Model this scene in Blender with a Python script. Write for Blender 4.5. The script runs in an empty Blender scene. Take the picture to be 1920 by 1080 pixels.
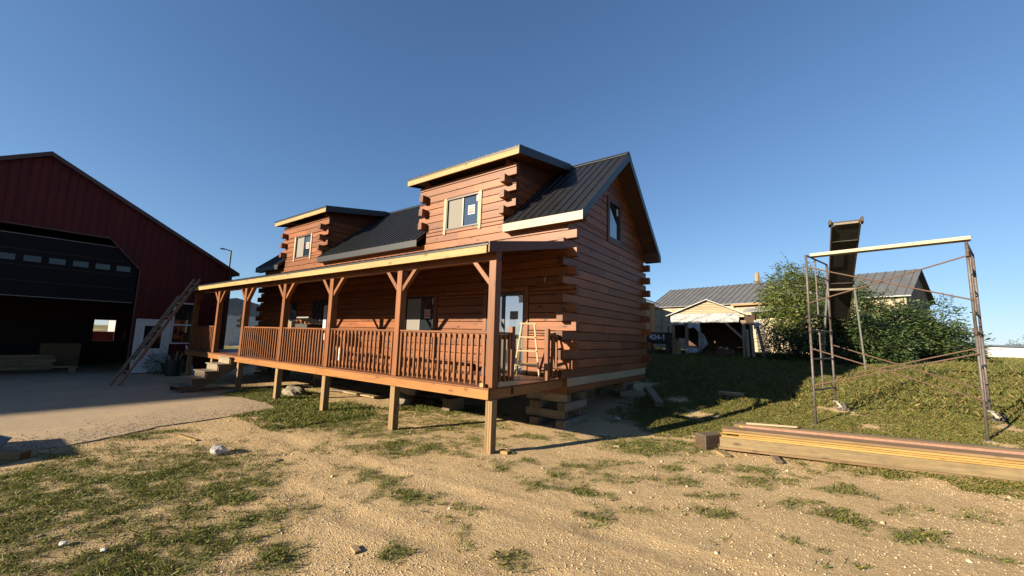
import bpy, bmesh, math, random
import numpy as np
from mathutils import Matrix, Vector

random.seed(7)
rng = np.random.default_rng(11)
scene = bpy.context.scene

# ------------------------------------------------------------------ camera
cam_data = bpy.data.cameras.new("camera")
cam = bpy.data.objects.new("camera", cam_data)
scene.collection.objects.link(cam)
cam_data.sensor_width = 36.0
cam_data.lens = 36.0 * 750.0 / 1920.0
cam_data.clip_start = 0.05
cam_data.clip_end = 3000.0
CR = [[0.806781, 0.048074, 0.588892], [0.590094, -0.115985, -0.79896], [0.029893, 0.992087, -0.121943]]
CAMLOC = (4.269, -5.232, 1.9)
_m = Matrix(CR).to_4x4(); _m.translation = Vector(CAMLOC)
cam.matrix_world = _m
scene.camera = cam

# ------------------------------------------------------------------ sky, sun, exposure
SUN_EL = math.radians(17.8)
SUN_AZ = math.radians(24.4)          # shadows run towards +Y, turned 24.4 degrees towards +X
world = bpy.data.worlds.new("World"); scene.world = world
world.use_nodes = True
wn = world.node_tree.nodes; wl = world.node_tree.links
for n in list(wn): wn.remove(n)
sky = wn.new("ShaderNodeTexSky"); sky.sky_type = 'NISHITA'; sky.sun_disc = False
sky.sun_elevation = SUN_EL
sun_to = Vector((-math.sin(SUN_AZ) * math.cos(SUN_EL), -math.cos(SUN_AZ) * math.cos(SUN_EL), math.sin(SUN_EL)))
sky.sun_rotation = math.atan2(sun_to.x, sun_to.y)
sky.altitude = 2000.0; sky.air_density = 1.0; sky.dust_density = 1.0; sky.ozone_density = 5.0
bg = wn.new("ShaderNodeBackground"); bg.inputs[1].default_value = 0.071
wo = wn.new("ShaderNodeOutputWorld")
# hazy air: the whole sky's brightest parts are compressed evenly, c / (1 + 0.12 c)
def _vm(op, x, y):
    n = wn.new("ShaderNodeVectorMath"); n.operation = op
    for sck, v in ((n.inputs[0], x), (n.inputs[1], y)):
        if isinstance(v, tuple): sck.default_value = v
        else: wl.new(v, sck)
    return n.outputs[0]
_den = _vm('ADD', _vm('MULTIPLY', sky.outputs[0], (0.12, 0.108, 0.092)), (1.0, 1.0, 1.0))
wl.new(_vm('DIVIDE', sky.outputs[0], _den), bg.inputs[0]); wl.new(bg.outputs[0], wo.inputs[0])
sd = bpy.data.lights.new("sun", 'SUN'); sd.energy = 5.0; sd.angle = math.radians(0.5); sd.color = (1.0, 0.83, 0.60)
sun = bpy.data.objects.new("sun", sd); scene.collection.objects.link(sun)
sun.rotation_euler = (-sun_to).to_track_quat('-Z', 'Y').to_euler(); sun.location = (-20, -40, 25)
vs = scene.view_settings
vs.view_transform = 'Standard'; vs.look = 'None'; vs.gamma = 1.0; vs.use_curve_mapping = False
vs.exposure = 1.68
scene.cycles.use_denoising = True
scene.cycles.denoiser = 'OPENIMAGEDENOISE'
scene.cycles.denoising_input_passes = 'RGB_ALBEDO_NORMAL'
scene.cycles.denoising_prefilter = 'NONE'
scene.cycles.sample_clamp_indirect = 2.0
scene.cycles.max_bounces = 6

# ------------------------------------------------------------------ helpers
COL = scene.collection
WMX = {}
MESH = {}
Z = Vector((0, 0, 1))

def put(o, M, parent=None):
    COL.objects.link(o)
    WMX[o.name] = M
    if parent is not None:
        o.parent = parent
        o.matrix_basis = WMX[parent.name].inverted() @ M
    else:
        o.matrix_basis = M
    return o

def tag(o, label=None, cat=None, group=None, kind=None):
    if label: o["label"] = label
    if cat: o["category"] = cat
    if group: o["group"] = group
    if kind: o["kind"] = kind
    return o

def empty(name, loc, label, cat, group=None, rz=0.0):
    o = bpy.data.objects.new(name, None); o.empty_display_size = 0.2
    put(o, Matrix.Translation(loc) @ Matrix.Rotation(rz, 4, 'Z'))
    return tag(o, label, cat, group)

def mesh_obj(name, verts, faces, mat, M=Matrix(), parent=None, smooth=False):
    me = bpy.data.meshes.new(name)
    me.from_pydata([tuple(v) for v in verts], [], faces)
    if smooth: me.polygons.foreach_set("use_smooth", [True] * len(me.polygons))
    if mat: me.materials.append(mat)
    return put(bpy.data.objects.new(name, me), M, parent)

def cbox_data(L, w, h, b):
    b = min(b, 0.45 * min(L, w, h))
    V = []; idx = {}
    for sx in (-1, 1):
        for sy in (-1, 1):
            for sz in (-1, 1):
                x, y, z = sx * L / 2, sy * w / 2, sz * h / 2
                idx[sx, sy, sz] = len(V)
                V += [(x, y - sy * b, z - sz * b), (x - sx * b, y, z - sz * b), (x - sx * b, y - sy * b, z)]
    F = []
    def q(ids, n):
        p = [Vector(V[i]) for i in ids]
        nn = (p[1] - p[0]).cross(p[2] - p[0])
        F.append(tuple(ids) if nn.dot(Vector(n)) > 0 else tuple(reversed(ids)))
    c = lambda s, k: idx[s] + k
    for s in (-1, 1):
        q([c((s, -1, -1), 0), c((s, 1, -1), 0), c((s, 1, 1), 0), c((s, -1, 1), 0)], (s, 0, 0))
        q([c((-1, s, -1), 1), c((1, s, -1), 1), c((1, s, 1), 1), c((-1, s, 1), 1)], (0, s, 0))
        q([c((-1, -1, s), 2), c((1, -1, s), 2), c((1, 1, s), 2), c((-1, 1, s), 2)], (0, 0, s))
    for s in (-1, 1):
        for t in (-1, 1):
            q([c((-1, s, t), 1), c((1, s, t), 1), c((1, s, t), 2), c((-1, s, t), 2)], (0, s, t))
            q([c((s, -1, t), 0), c((s, 1, t), 0), c((s, 1, t), 2), c((s, -1, t), 2)], (s, 0, t))
            q([c((s, t, -1), 0), c((s, t, 1), 0), c((s, t, 1), 1), c((s, t, -1), 1)], (s, t, 0))
            for r in (-1, 1):
                q([c((s, t, r), 0), c((s, t, r), 1), c((s, t, r), 2)], (s, t, r))
    return V, F

def cbox_mesh(L, w, h, b, mat):
    key = (round(L, 3), round(w, 3), round(h, 3), round(b, 4), mat.name)
    if key not in MESH:
        V, F = cbox_data(L, w, h, b)
        me = bpy.data.meshes.new("board"); me.from_pydata(V, [], F); me.materials.append(mat)
        MESH[key] = me
    return MESH[key]

def frame_x(p0, p1, up=Z):
    x = (Vector(p1) - Vector(p0)).normalized()
    up = Vector(up)
    if abs(x.dot(up)) > 0.98: up = Vector((0, 1, 0))
    z = (up - x * up.dot(x)).normalized()
    y = z.cross(x)
    M = Matrix((x, y, z)).transposed().to_4x4()
    M.translation = (Vector(p0) + Vector(p1)) / 2
    return M

def beam(name, p0, p1, w, h, mat, parent=None, up=Z, b=0.005):
    L = (Vector(p1) - Vector(p0)).length
    o = bpy.data.objects.new(name, cbox_mesh(L, w, h, b, mat))
    return put(o, frame_x(p0, p1, up), parent)

def box(name, x0, x1, y0, y1, z0, z1, mat, parent=None, b=0.004):
    dx, dy, dz = x1 - x0, y1 - y0, z1 - z0
    cx, cy, cz = (x0 + x1) / 2, (y0 + y1) / 2, (z0 + z1) / 2
    if dx >= dy and dx >= dz: return beam(name, (x0, cy, cz), (x1, cy, cz), dy, dz, mat, parent, Z, b)
    if dy >= dz: return beam(name, (cx, y0, cz), (cx, y1, cz), dx, dz, mat, parent, Z, b)
    return beam(name, (cx, cy, z0), (cx, cy, z1), dx, dy, mat, parent, (0, 1, 0), b)

class MB:
    """collects shapes into one mesh"""
    def __init__(s): s.V = []; s.F = []
    def add(s, V, F, M=None):
        n = len(s.V)
        s.V += [tuple(M @ Vector(v)) if M is not None else tuple(v) for v in V]
        s.F += [tuple(i + n for i in f) for f in F]
        return s
    def beam(s, p0, p1, w, h, up=Z, b=0.003):
        V, F = cbox_data((Vector(p1) - Vector(p0)).length, w, h, b)
        return s.add(V, F, frame_x(p0, p1, up))
    def box(s, x0, x1, y0, y1, z0, z1, b=0.003):
        V, F = cbox_data(x1 - x0, y1 - y0, z1 - z0, b)
        return s.add(V, F, Matrix.Translation(((x0 + x1) / 2, (y0 + y1) / 2, (z0 + z1) / 2)))
    def tube(s, p0, p1, r, n=8, r1=None):
        r1 = r if r1 is None else r1
        p0, p1 = Vector(p0), Vector(p1); M = frame_x(p0, p1); ax = M.col[1].xyz, M.col[2].xyz
        V = []
        for p, rr in ((p0, r), (p1, r1)):
            for i in range(n):
                t = 2 * math.pi * i / n
                V.append(p + ax[0] * (rr * math.cos(t)) + ax[1] * (rr * math.sin(t)))
        F = [(i, (i + 1) % n, n + (i + 1) % n, n + i) for i in range(n)]
        F += [tuple(reversed(range(n))), tuple(range(n, 2 * n))]
        return s.add(V, F)
    def ring(s, c, axis, R, r, n=20, m=6):
        c = Vector(c); M = frame_x(c, c + Vector(axis)); a, e, f = M.col[0].xyz, M.col[1].xyz, M.col[2].xyz
        V = []; F = []
        for i in range(n):
            t = 2 * math.pi * i / n; d = e * math.cos(t) + f * math.sin(t)
            for j in range(m):
                u = 2 * math.pi * j / m
                V.append(c + d * (R + r * math.cos(u)) + a * (r * math.sin(u)))
        for i in range(n):
            for j in range(m):
                F.append((i * m + j, i * m + (j + 1) % m, ((i + 1) % n) * m + (j + 1) % m, ((i + 1) % n) * m + j))
        return s.add(V, F)
    def prism(s, poly, d0, d1, M=None):
        """poly: (a, z) points; extruded along local y from d0 to d1"""
        n = len(poly)
        V = [(p[0], d0, p[1]) for p in poly] + [(p[0], d1, p[1]) for p in poly]
        F = [tuple(range(n)), tuple(reversed(range(n, 2 * n)))]
        F += [(i, n + i, n + (i + 1) % n, (i + 1) % n) for i in range(n)]
        return s.add(V, F, M)
    def build(s, name, mat, parent=None, smooth=False, origin=None):
        o0 = Vector(origin) if origin is not None else Vector((0, 0, 0))
        if origin is None and s.V:
            a = np.array(s.V); lo, hi = a.min(0), a.max(0)
            o0 = Vector(((lo[0] + hi[0]) / 2, (lo[1] + hi[1]) / 2, lo[2]))
        V = [(v[0] - o0.x, v[1] - o0.y, v[2] - o0.z) for v in s.V]
        o = mesh_obj(name, V, s.F, mat, Matrix.Translation(o0), parent, smooth)
        me = o.data
        bm = bmesh.new(); bm.from_mesh(me); bmesh.ops.recalc_face_normals(bm, faces=bm.faces); bm.to_mesh(me); bm.free()
        return o

def tube(name, p0, p1, r, mat, parent=None, n=10, r1=None):
    return MB().tube(p0, p1, r, n, r1).build(name, mat, parent, True) if n > 8 else MB().tube(p0, p1, r, n, r1).build(name, mat, parent)

# ------------------------------------------------------------------ materials
def nt(name):
    m = bpy.data.materials.new(name); m.use_nodes = True
    t = m.node_tree; N = t.nodes; L = t.links
    b = N["Principled BSDF"]
    return m, N, L, b

def ramp(N, L, src, stops):
    r = N.new("ShaderNodeValToRGB"); e = r.color_ramp.elements
    while len(e) < len(stops): e.new(0.5)
    for el, (p, c) in zip(e, stops):
        el.position = p; el.color = (c[0], c[1], c[2], 1) if not isinstance(c, float) else (c, c, c, 1)
    L.new(src, r.inputs[0]); return r.outputs[0]

def mixc(N, L, f, a, b, mode='MIX'):
    m = N.new("ShaderNodeMix"); m.data_type = 'RGBA'; m.blend_type = mode
    for s, v in ((m.inputs[0], f), (m.inputs[6], a), (m.inputs[7], b)):
        if isinstance(v, (int, float)): s.default_value = v
        elif isinstance(v, tuple): s.default_value = (*v[:3], 1)
        else: L.new(v, s)
    return m.outputs[2]

def noise(N, L, vec, scale, detail=4.0, rough=0.6, dist=0.0):
    n = N.new("ShaderNodeTexNoise"); n.inputs["Scale"].default_value = scale
    n.inputs["Detail"].default_value = detail; n.inputs["Roughness"].default_value = rough
    n.inputs["Distortion"].default_value = dist
    L.new(vec, n.inputs["Vector"]); return n.outputs["Fac"]

def vmath(N, L, op, a, b=None):
    v = N.new("ShaderNodeVectorMath"); v.operation = op
    for s, x in ((v.inputs[0], a), (v.inputs[1], b)):
        if x is None: continue
        if isinstance(x, tuple): s.default_value = x
        else: L.new(x, s)
    return v.outputs[0]

def fmath(N, L, op, a, b=None):
    v = N.new("ShaderNodeMath"); v.operation = op
    for s, x in ((v.inputs[0], a), (v.inputs[1], b)):
        if x is None: continue
        if isinstance(x, (int, float)): s.default_value = x
        else: L.new(x, s)
    return v.outputs[0]

def objvec(N, L, k=53.0):
    tc = N.new("ShaderNodeTexCoord"); oi = N.new("ShaderNodeObjectInfo")
    c = N.new("ShaderNodeCombineXYZ")
    s = fmath(N, L, 'MULTIPLY', oi.outputs["Random"], k)
    for i in range(3): L.new(s, c.inputs[i])
    return vmath(N, L, 'ADD', tc.outputs["Object"], c.outputs[0]), oi.outputs["Random"]

def bump(N, L, b, h, strength, dist=0.01):
    n = N.new("ShaderNodeBump"); n.inputs["Strength"].default_value = strength; n.inputs["Distance"].default_value = dist
    L.new(h, n.inputs["Height"]); L.new(n.outputs[0], b.inputs["Normal"])

def wood(name, c1, c2, rough=0.6, knots=0.8, var=0.35, grain=1.0, dirt=0.0):
    c1 = tuple(x * 0.66 for x in c1); c2 = tuple(x * 0.66 for x in c2)
    m, N, L, b = nt(name)
    v, rnd = objvec(N, L)
    g = noise(N, L, vmath(N, L, 'MULTIPLY', v, (0.9 * grain, 16 * grain, 16 * grain)), 1.6, 6, 0.65, 0.6)
    col = mixc(N, L, ramp(N, L, g, [(0.32, 0.0), (0.68, 1.0)]), c1, c2)
    big = noise(N, L, vmath(N, L, 'MULTIPLY', v, (0.5, 2.5, 2.5)), 1.3, 3, 0.5)
    col = mixc(N, L, ramp(N, L, big, [(0.35, 0.0), (0.7, 0.5)]), col, tuple(x * 1.35 for x in c1))
    if knots:
        vo = N.new("ShaderNodeTexVoronoi"); vo.inputs["Scale"].default_value = 1.0; vo.feature = 'F1'
        L.new(vmath(N, L, 'MULTIPLY', v, (2.4, 5.6, 5.6)), vo.inputs["Vector"])
        k = ramp(N, L, vo.outputs["Distance"], [(0.06, 1.0), (0.13, 0.6), (0.2, 0.0)])
        col = mixc(N, L, fmath(N, L, 'MULTIPLY', k, knots), col, tuple(x * 0.28 for x in c2))
    if dirt:
        dn = noise(N, L, v, 7.0, 5, 0.7)
        col = mixc(N, L, fmath(N, L, 'MULTIPLY', ramp(N, L, dn, [(0.45, 0.0), (0.7, 1.0)]), dirt), col, (0.10, 0.085, 0.065))
    k = fmath(N, L, 'ADD', fmath(N, L, 'MULTIPLY', rnd, var), 1.0 - var / 2)
    c3 = N.new("ShaderNodeCombineXYZ")
    for i in range(3): L.new(k, c3.inputs[i])
    col = mixc(N, L, 1.0, col, c3.outputs[0], 'MULTIPLY')
    # end grain soaks up more stain: faces looking along the board (local X) are darker, with rings
    tcn = N.new("ShaderNodeTexCoord"); sp = N.new("ShaderNodeSeparateXYZ"); L.new(tcn.outputs["Normal"], sp.inputs[0])
    endf = ramp(N, L, fmath(N, L, 'ABSOLUTE', sp.outputs[0]), [(0.85, 0.0), (0.97, 1.0)])
    rg = noise(N, L, vmath(N, L, 'MULTIPLY', v, (0.2, 40.0, 40.0)), 1.0, 3, 0.6)
    endc = mixc(N, L, rg, (0.42, 0.38, 0.34), (0.68, 0.62, 0.55))
    col = mixc(N, L, endf, col, mixc(N, L, 1.0, col, endc, 'MULTIPLY'))
    L.new(col, b.inputs["Base Color"]); b.inputs["Roughness"].default_value = rough
    b.inputs["Specular IOR Level"].default_value = 0.3
    bump(N, L, b, g, 0.5, 0.005)
    return m

def plain(name, c, rough=0.5, metal=0.0, var=0.25, scale=6.0, spec=0.5, c2=None, bmp=0.15, stretch=(1, 1, 1)):
    c = tuple(x * 0.66 for x in c); c2 = tuple(x * 0.66 for x in c2) if c2 else None
    m, N, L, b = nt(name)
    v, rnd = objvec(N, L)
    n = noise(N, L, vmath(N, L, 'MULTIPLY', v, stretch), scale, 6, 0.65)
    c2 = c2 or tuple(x * (1 - var) for x in c)
    col = mixc(N, L, ramp(N, L, n, [(0.35, 0.0), (0.68, 1.0)]), c, c2)
    L.new(col, b.inputs["Base Color"])
    b.inputs["Roughness"].default_value = rough; b.inputs["Metallic"].default_value = metal
    b.inputs["Specular IOR Level"].default_value = spec
    if bmp: bump(N, L, b, n, bmp, 0.004)
    return m

M_LOG = wood("stained_log", (0.235, 0.078, 0.0195), (0.12, 0.032, 0.0085), 0.5, 0.95, 0.55)
M_STAIN = wood("stained_timber", (0.215, 0.078, 0.021), (0.12, 0.036, 0.0105), 0.5, 0.7, 0.3)
M_RIM = wood("stained_rim_board", (0.30, 0.135, 0.036), (0.20, 0.078, 0.02), 0.5, 0.6, 0.25)
M_DECK = wood("stained_deck", (0.18, 0.07, 0.03), (0.11, 0.04, 0.017), 0.5, 0.4, 0.3)
M_PINE = wood("raw_pine", (0.36, 0.25, 0.10), (0.27, 0.165, 0.055), 0.6, 0.7, 0.15)
M_PALE = wood("pale_pine", (0.40, 0.33, 0.22), (0.31, 0.24, 0.145), 0.6, 0.6, 0.12)
M_TREATED = wood("treated_post", (0.30, 0.20, 0.09), (0.19, 0.115, 0.05), 0.7, 0.5, 0.3, dirt=0.25)
M_WEATHER = wood("weathered_timber", (0.27, 0.22, 0.155), (0.16, 0.125, 0.085), 0.8, 0.4, 0.35, dirt=0.35)
M_YELLOW = wood("yellow_lumber", (0.45, 0.305, 0.105), (0.31, 0.185, 0.055), 0.6, 0.6, 0.35, dirt=0.2)
M_BROWNLUM = wood("brown_lumber", (0.29, 0.19, 0.10), (0.19, 0.12, 0.06), 0.7, 0.4, 0.3, dirt=0.2)
M_GREYLUM = wood("grey_lumber", (0.35, 0.265, 0.14), (0.19, 0.135, 0.07), 0.7, 0.7, 0.3, dirt=0.45)
M_OLDBOARD = wood("whitewashed_board", (0.50, 0.44, 0.32), (0.30, 0.25, 0.18), 0.85, 0.3, 0.4, 0.5, 0.2)
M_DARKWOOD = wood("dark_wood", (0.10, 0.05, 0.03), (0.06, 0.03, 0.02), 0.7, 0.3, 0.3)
M_DARKBLOCK = wood("dark_weathered_block", (0.17, 0.125, 0.085), (0.09, 0.065, 0.045), 0.85, 0.3, 0.3, dirt=0.5)
M_LADDER = plain("worn_aluminium", (0.34, 0.27, 0.19), 0.6, 0.2, 0.4, 14)
M_STEPLADDER = plain("cream_fibreglass", (0.62, 0.50, 0.30), 0.5, 0, 0.2, 10)
M_ROOF = plain("black_steel_roof", (0.018, 0.019, 0.021), 0.45, 0, 0.3, 3, 0.3, bmp=0.03)
M_TRIM = plain("dark_grey_trim", (0.036, 0.041, 0.047), 0.42, 0.15, 0.2, 3, 0.35, bmp=0.05)
M_GALV = plain("film_covered_trim", (0.20, 0.175, 0.12), 0.5, 0.05, 0.25, 5, 0.5, bmp=0.25, stretch=(1, 0.2, 0.2))
M_FRAME = plain("bronze_frame", (0.03, 0.032, 0.033), 0.4, 0, 0.2, 5)
M_GREYFR = plain("grey_frame", (0.22, 0.23, 0.22), 0.45, 0, 0.2, 5)
M_WHITE = plain("white_paint", (0.72, 0.73, 0.72), 0.45, 0, 0.12, 6)
M_RED = plain("red_steel_siding", (0.10, 0.011, 0.011), 0.55, 0, 0.4, 2.0, 0.2, bmp=0.03, stretch=(2, 2, 0.3))
M_REDTRIM_SHADE = plain("dark_red_trim_and_shade", (0.06, 0.02, 0.018), 0.5, 0, 0.3, 3)
M_NAVY = plain("navy_door", (0.006, 0.008, 0.011), 0.6, 0, 0.2, 3, 0.12)
M_BLACK = plain("black_paint", (0.012, 0.012, 0.013), 0.6, 0, 0.3, 5)
M_RUST = plain("rusty_steel", (0.10, 0.055, 0.035), 0.75, 0.2, 0.4, 30, c2=(0.05, 0.05, 0.05))
M_BRACE = plain("rusty_brace", (0.17, 0.085, 0.05), 0.75, 0.2, 0.4, 30, c2=(0.10, 0.075, 0.06))
M_PIPE = plain("worn_blue_pipe", (0.15, 0.155, 0.165), 0.6, 0.3, 0.4, 14, c2=(0.12, 0.07, 0.045))
M_PLANK = plain("cream_plank", (0.46, 0.41, 0.28), 0.6, 0, 0.3, 14, c2=(0.42, 0.34, 0.2))
M_GREYROOF = plain("grey_tin_roof", (0.20, 0.21, 0.22), 0.45, 0.3, 0.3, 1.5)
M_PALEROOF = plain("pale_tin_roof", (0.40, 0.41, 0.42), 0.5, 0.2, 0.3, 1.5)
M_BELT = plain("dark_conveyor_steel", (0.10, 0.092, 0.085), 0.7, 0.2, 0.4, 5)
M_CONVRAIL = plain("conveyor_rail", (0.16, 0.11, 0.08), 0.7, 0.2, 0.4, 9)
M_CONCRETE = plain("concrete_lump", (0.27, 0.23, 0.17), 0.9, 0, 0.3, 8, bmp=0.6)
M_SCREEN = plain("insect_screen", (0.21, 0.20, 0.175), 0.8, 0, 0.1, 120)
M_PAPER = plain("white_paper", (0.6, 0.6, 0.6), 0.6, 0, 0.05, 6)
M_STICKRED = plain("red_print", (0.5, 0.10, 0.10), 0.6, 0, 0.1, 8)
M_BLUE = plain("blue_cloth", (0.07, 0.09, 0.15), 0.8, 0, 0.4, 12)
M_RUBBER = plain("dusty_rubber", (0.10, 0.09, 0.075), 0.9, 0, 0.3, 12)
M_CAST = plain("cast_caster", (0.36, 0.33, 0.28), 0.6, 0.4, 0.3, 20)
M_PINK = plain("pink_edge_paint", (0.42, 0.235, 0.17), 0.7, 0, 0.3, 12)

def glass(name, c, ior):
    m, N, L, b = nt(name)
    b.inputs["Base Color"].default_value = (*c, 1); b.inputs["Roughness"].default_value = 0.03
    b.inputs["IOR"].default_value = ior
    v, _ = objvec(N, L)
    bump(N, L, b, noise(N, L, v, 1.5, 1), 0.02, 0.02)
    return m
M_GLASS = glass("window_glass", (0.015, 0.02, 0.024), 3.0)
M_GLASSHI = glass("coated_door_glass", (0.03, 0.04, 0.04), 4.5)
M_BARNGLASS = glass("barn_glass", (0.006, 0.008, 0.01), 1.5)

def plastic(name, c, alpha):
    m, N, L, b = nt(name)
    v, _ = objvec(N, L)
    n = noise(N, L, v, 9, 4, 0.6)
    b.inputs["Base Color"].default_value = (*c, 1); b.inputs["Roughness"].default_value = 0.35
    b.inputs["Alpha"].default_value = alpha
    bump(N, L, b, n, 0.6, 0.02)
    return m
def wrapmat():
    m, N, L, b = nt("torn_white_wrap")
    v, _ = objvec(N, L)
    n = noise(N, L, vmath(N, L, 'MULTIPLY', v, (1, 1, 2.2)), 5.5, 6, 0.7, 1.2)
    col = mixc(N, L, ramp(N, L, n, [(0.38, 0.0), (0.5, 0.6), (0.62, 1.0)]), (0.12, 0.135, 0.15), (0.36, 0.38, 0.39))
    L.new(col, b.inputs["Base Color"]); b.inputs["Roughness"].default_value = 0.4
    bump(N, L, b, n, 1.0, 0.06)
    return m
M_TARP = wrapmat()
M_FILM = plastic("clear_plastic_sheet", (0.3, 0.32, 0.32), 0.45)
M_BAG = plastic("thin_plastic_bag", (0.28, 0.28, 0.28), 0.75)

# ------------------------------------------------------------------ terrain
def softramp(t, w=1.2):
    t = np.asarray(t, float)
    return np.where(t < -w, 0, np.where(t > w, t, (t + w) ** 2 / (4 * w)))

def gz(x, y):
    ye = y + 0.4 * softramp(np.asarray(x, float) - 3.0)
    return 0.1 * (softramp(ye - 4.2) - softramp(ye - 17.6, 4.0))

def g(x, y): return float(gz(x, y))

def vnoise(x, y, seed=0):
    x = np.asarray(x, float); y = np.asarray(y, float)
    xi = np.floor(x).astype(np.int64); yi = np.floor(y).astype(np.int64)
    fx = x - xi; fy = y - yi; fx = fx * fx * (3 - 2 * fx); fy = fy * fy * (3 - 2 * fy)
    def h(a, b):
        n = (a * 374761393 + b * 668265263 + seed * 974634777) & 0xffffffff
        n = ((n ^ (n >> 13)) * 1274126177) & 0xffffffff
        return ((n ^ (n >> 16)) & 0xffff) / 65535.0
    return (h(xi, yi) * (1 - fx) + h(xi + 1, yi) * fx) * (1 - fy) + (h(xi, yi + 1) * (1 - fx) + h(xi + 1, yi + 1) * fx) * fy

def fbm(x, y, f, o=4, seed=0):
    s = 0; a = 1; t = 0
    for i in range(o):
        s = s + a * vnoise(x * f, y * f, seed + i); t += a; a *= 0.5; f *= 2.1
    return s / t

PATCH = [(-2.05, -4.28, 1.31, 1.99, 0.7, 0.85), (-3.44, -4.52, 0.71, 1.02, 0.72, 0.95), (-2.1, -3.89, 0.85, 0.9, 0.72, 0.65), (-0.3, -4.01, 0.74, 0.65, 0.7, 1.0), (-1.32, -3.21, 0.46, 1.09, 0.72, 0.9), (-0.14, -3.37, 0.34, 0.73, 0.7, 0.8), (0.56, -3.46, 0.24, 0.37, 0.66, 0.75), (-3.4, -3.92, 0.52, 0.52, 0.73, 0.3), (-4.53, -4.04, 0.93, 0.5, 0.74, 0.55), (-5.29, -3.12, 0.73, 0.47, 0.76, 0.6), (-3.74, -3.05, 0.62, 0.56, 0.75, 0.5), (-2.55, -3.14, 0.41, 0.58, 0.73, 0.65), (-7.71, -0.1, 1.07, 1.53, 0.83, 1.0), (-5.52, -0.18, 1.33, 1.0, 0.81, 0.95), (-3.89, -0.2, 1.44, 1.0, 0.78, 0.8), (-2.55, -0.34, 0.8, 0.53, 0.77, 0.6), (-1.36, -0.53, 0.63, 0.56, 0.76, 0.95), (-3.46, 2.38, 1.24, 1.05, 0.79, 0.8), (-1.8, 1.4, 0.92, 0.69, 0.78, 0.45), (-1.94, -1.27, 1.29, 0.42, 0.75, 0.35), (-9.06, 0.01, 0.58, 1.15, 0.8, 1), (-0.74, 0.4, 0.87, 0.5, 0.75, 0.4), (1.6, 0.92, 0.56, 0.28, 0.73, 0.5), (1.72, 2.31, 0.71, 0.65, 0.73, 0.75), (2.36, 2.69, 0.71, 0.48, 0.74, 0.65), (2.07, 0.38, 0.46, 0.23, 0.74, 0.5), (2.67, 0.79, 0.47, 0.23, 0.74, 0.6), (1.62, -0.33, 0.32, 0.16, 0.76, 0.45), (3.36, 2.06, 0.62, 0.27, 0.75, 0.6), (3.67, 1.67, 0.6, 0.27, 0.71, 0.5), (4.36, 0.94, 0.33, 0.17, 0.71, 0.85), (5.09, 0.82, 0.33, 0.17, 0.7, 0.8), (4.08, 0.99, 0.45, 0.18, 0.71, 0.55), (6.31, 3.34, 0.45, 0.35, 0.52, 0.85), (5.0, 3.18, 0.69, 0.27, 0.58, 0.5), (1.29, -2.76, 0.17, 0.18, 0.68, 0.9), (2.13, -2.22, 0.18, 0.15, 0.67, 0.7), (1.67, -2.25, 0.29, 0.12, 0.68, 0.35), (2.81, -0.42, 0.43, 0.15, 0.68, 0.45), (0.53, -1.74, 0.31, 0.17, 0.73, 0.4), (-0.23, -1.7, 0.41, 0.2, 0.69, 0.4), (-1.08, -1.87, 0.51, 0.24, 0.73, 0.35), (0.4, -0.56, 0.39, 0.21, 0.71, 0.3), (5.12, 1.58, 0.41, 0.17, 0.72, 0.4), (5.8, 1.97, 0.4, 0.21, 0.68, 0.5), (3.18, 0.55, 0.42, 0.16, 0.7, 0.4), (2.3, -1.23, 0.28, 0.11, 0.71, 0.3), (3.48, -0.6, 0.27, 0.1, 0.67, 0.3), (-0.17, -2.9, 0.28, 0.2, 0.69, 0.3)]
PAD = [(-5.3, -4.75), (-5.15, -4.05), (-5.45, -3.4), (-5.8, -2.8), (-5.9, -1.9), (-6.05, -1.1), (-6.2, -0.5), (-7.2, -0.32), (-8.6, -0.42), (-9.4, -0.7), (-10.2, -0.72), (-12.4, -0.55),
       (-14.4, -0.75), (-15.6, -1.0), (-16.6, -1.3), (-17.5, -1.4), (-30.0, -1.4), (-30.0, -14.0), (-5.9, -14.0), (-5.6, -8.0)]

def in_poly(x, y, poly):
    x = np.asarray(x); y = np.asarray(y); ins = np.zeros(x.shape, bool); n = len(poly)
    for i in range(n):
        x0, y0 = poly[i]; x1, y1 = poly[(i + 1) % n]
        c = ((y0 > y) != (y1 > y)) & (x < (x1 - x0) * (y - y0) / ((y1 - y0) or 1e-9) + x0)
        ins ^= c
    return ins

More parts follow.
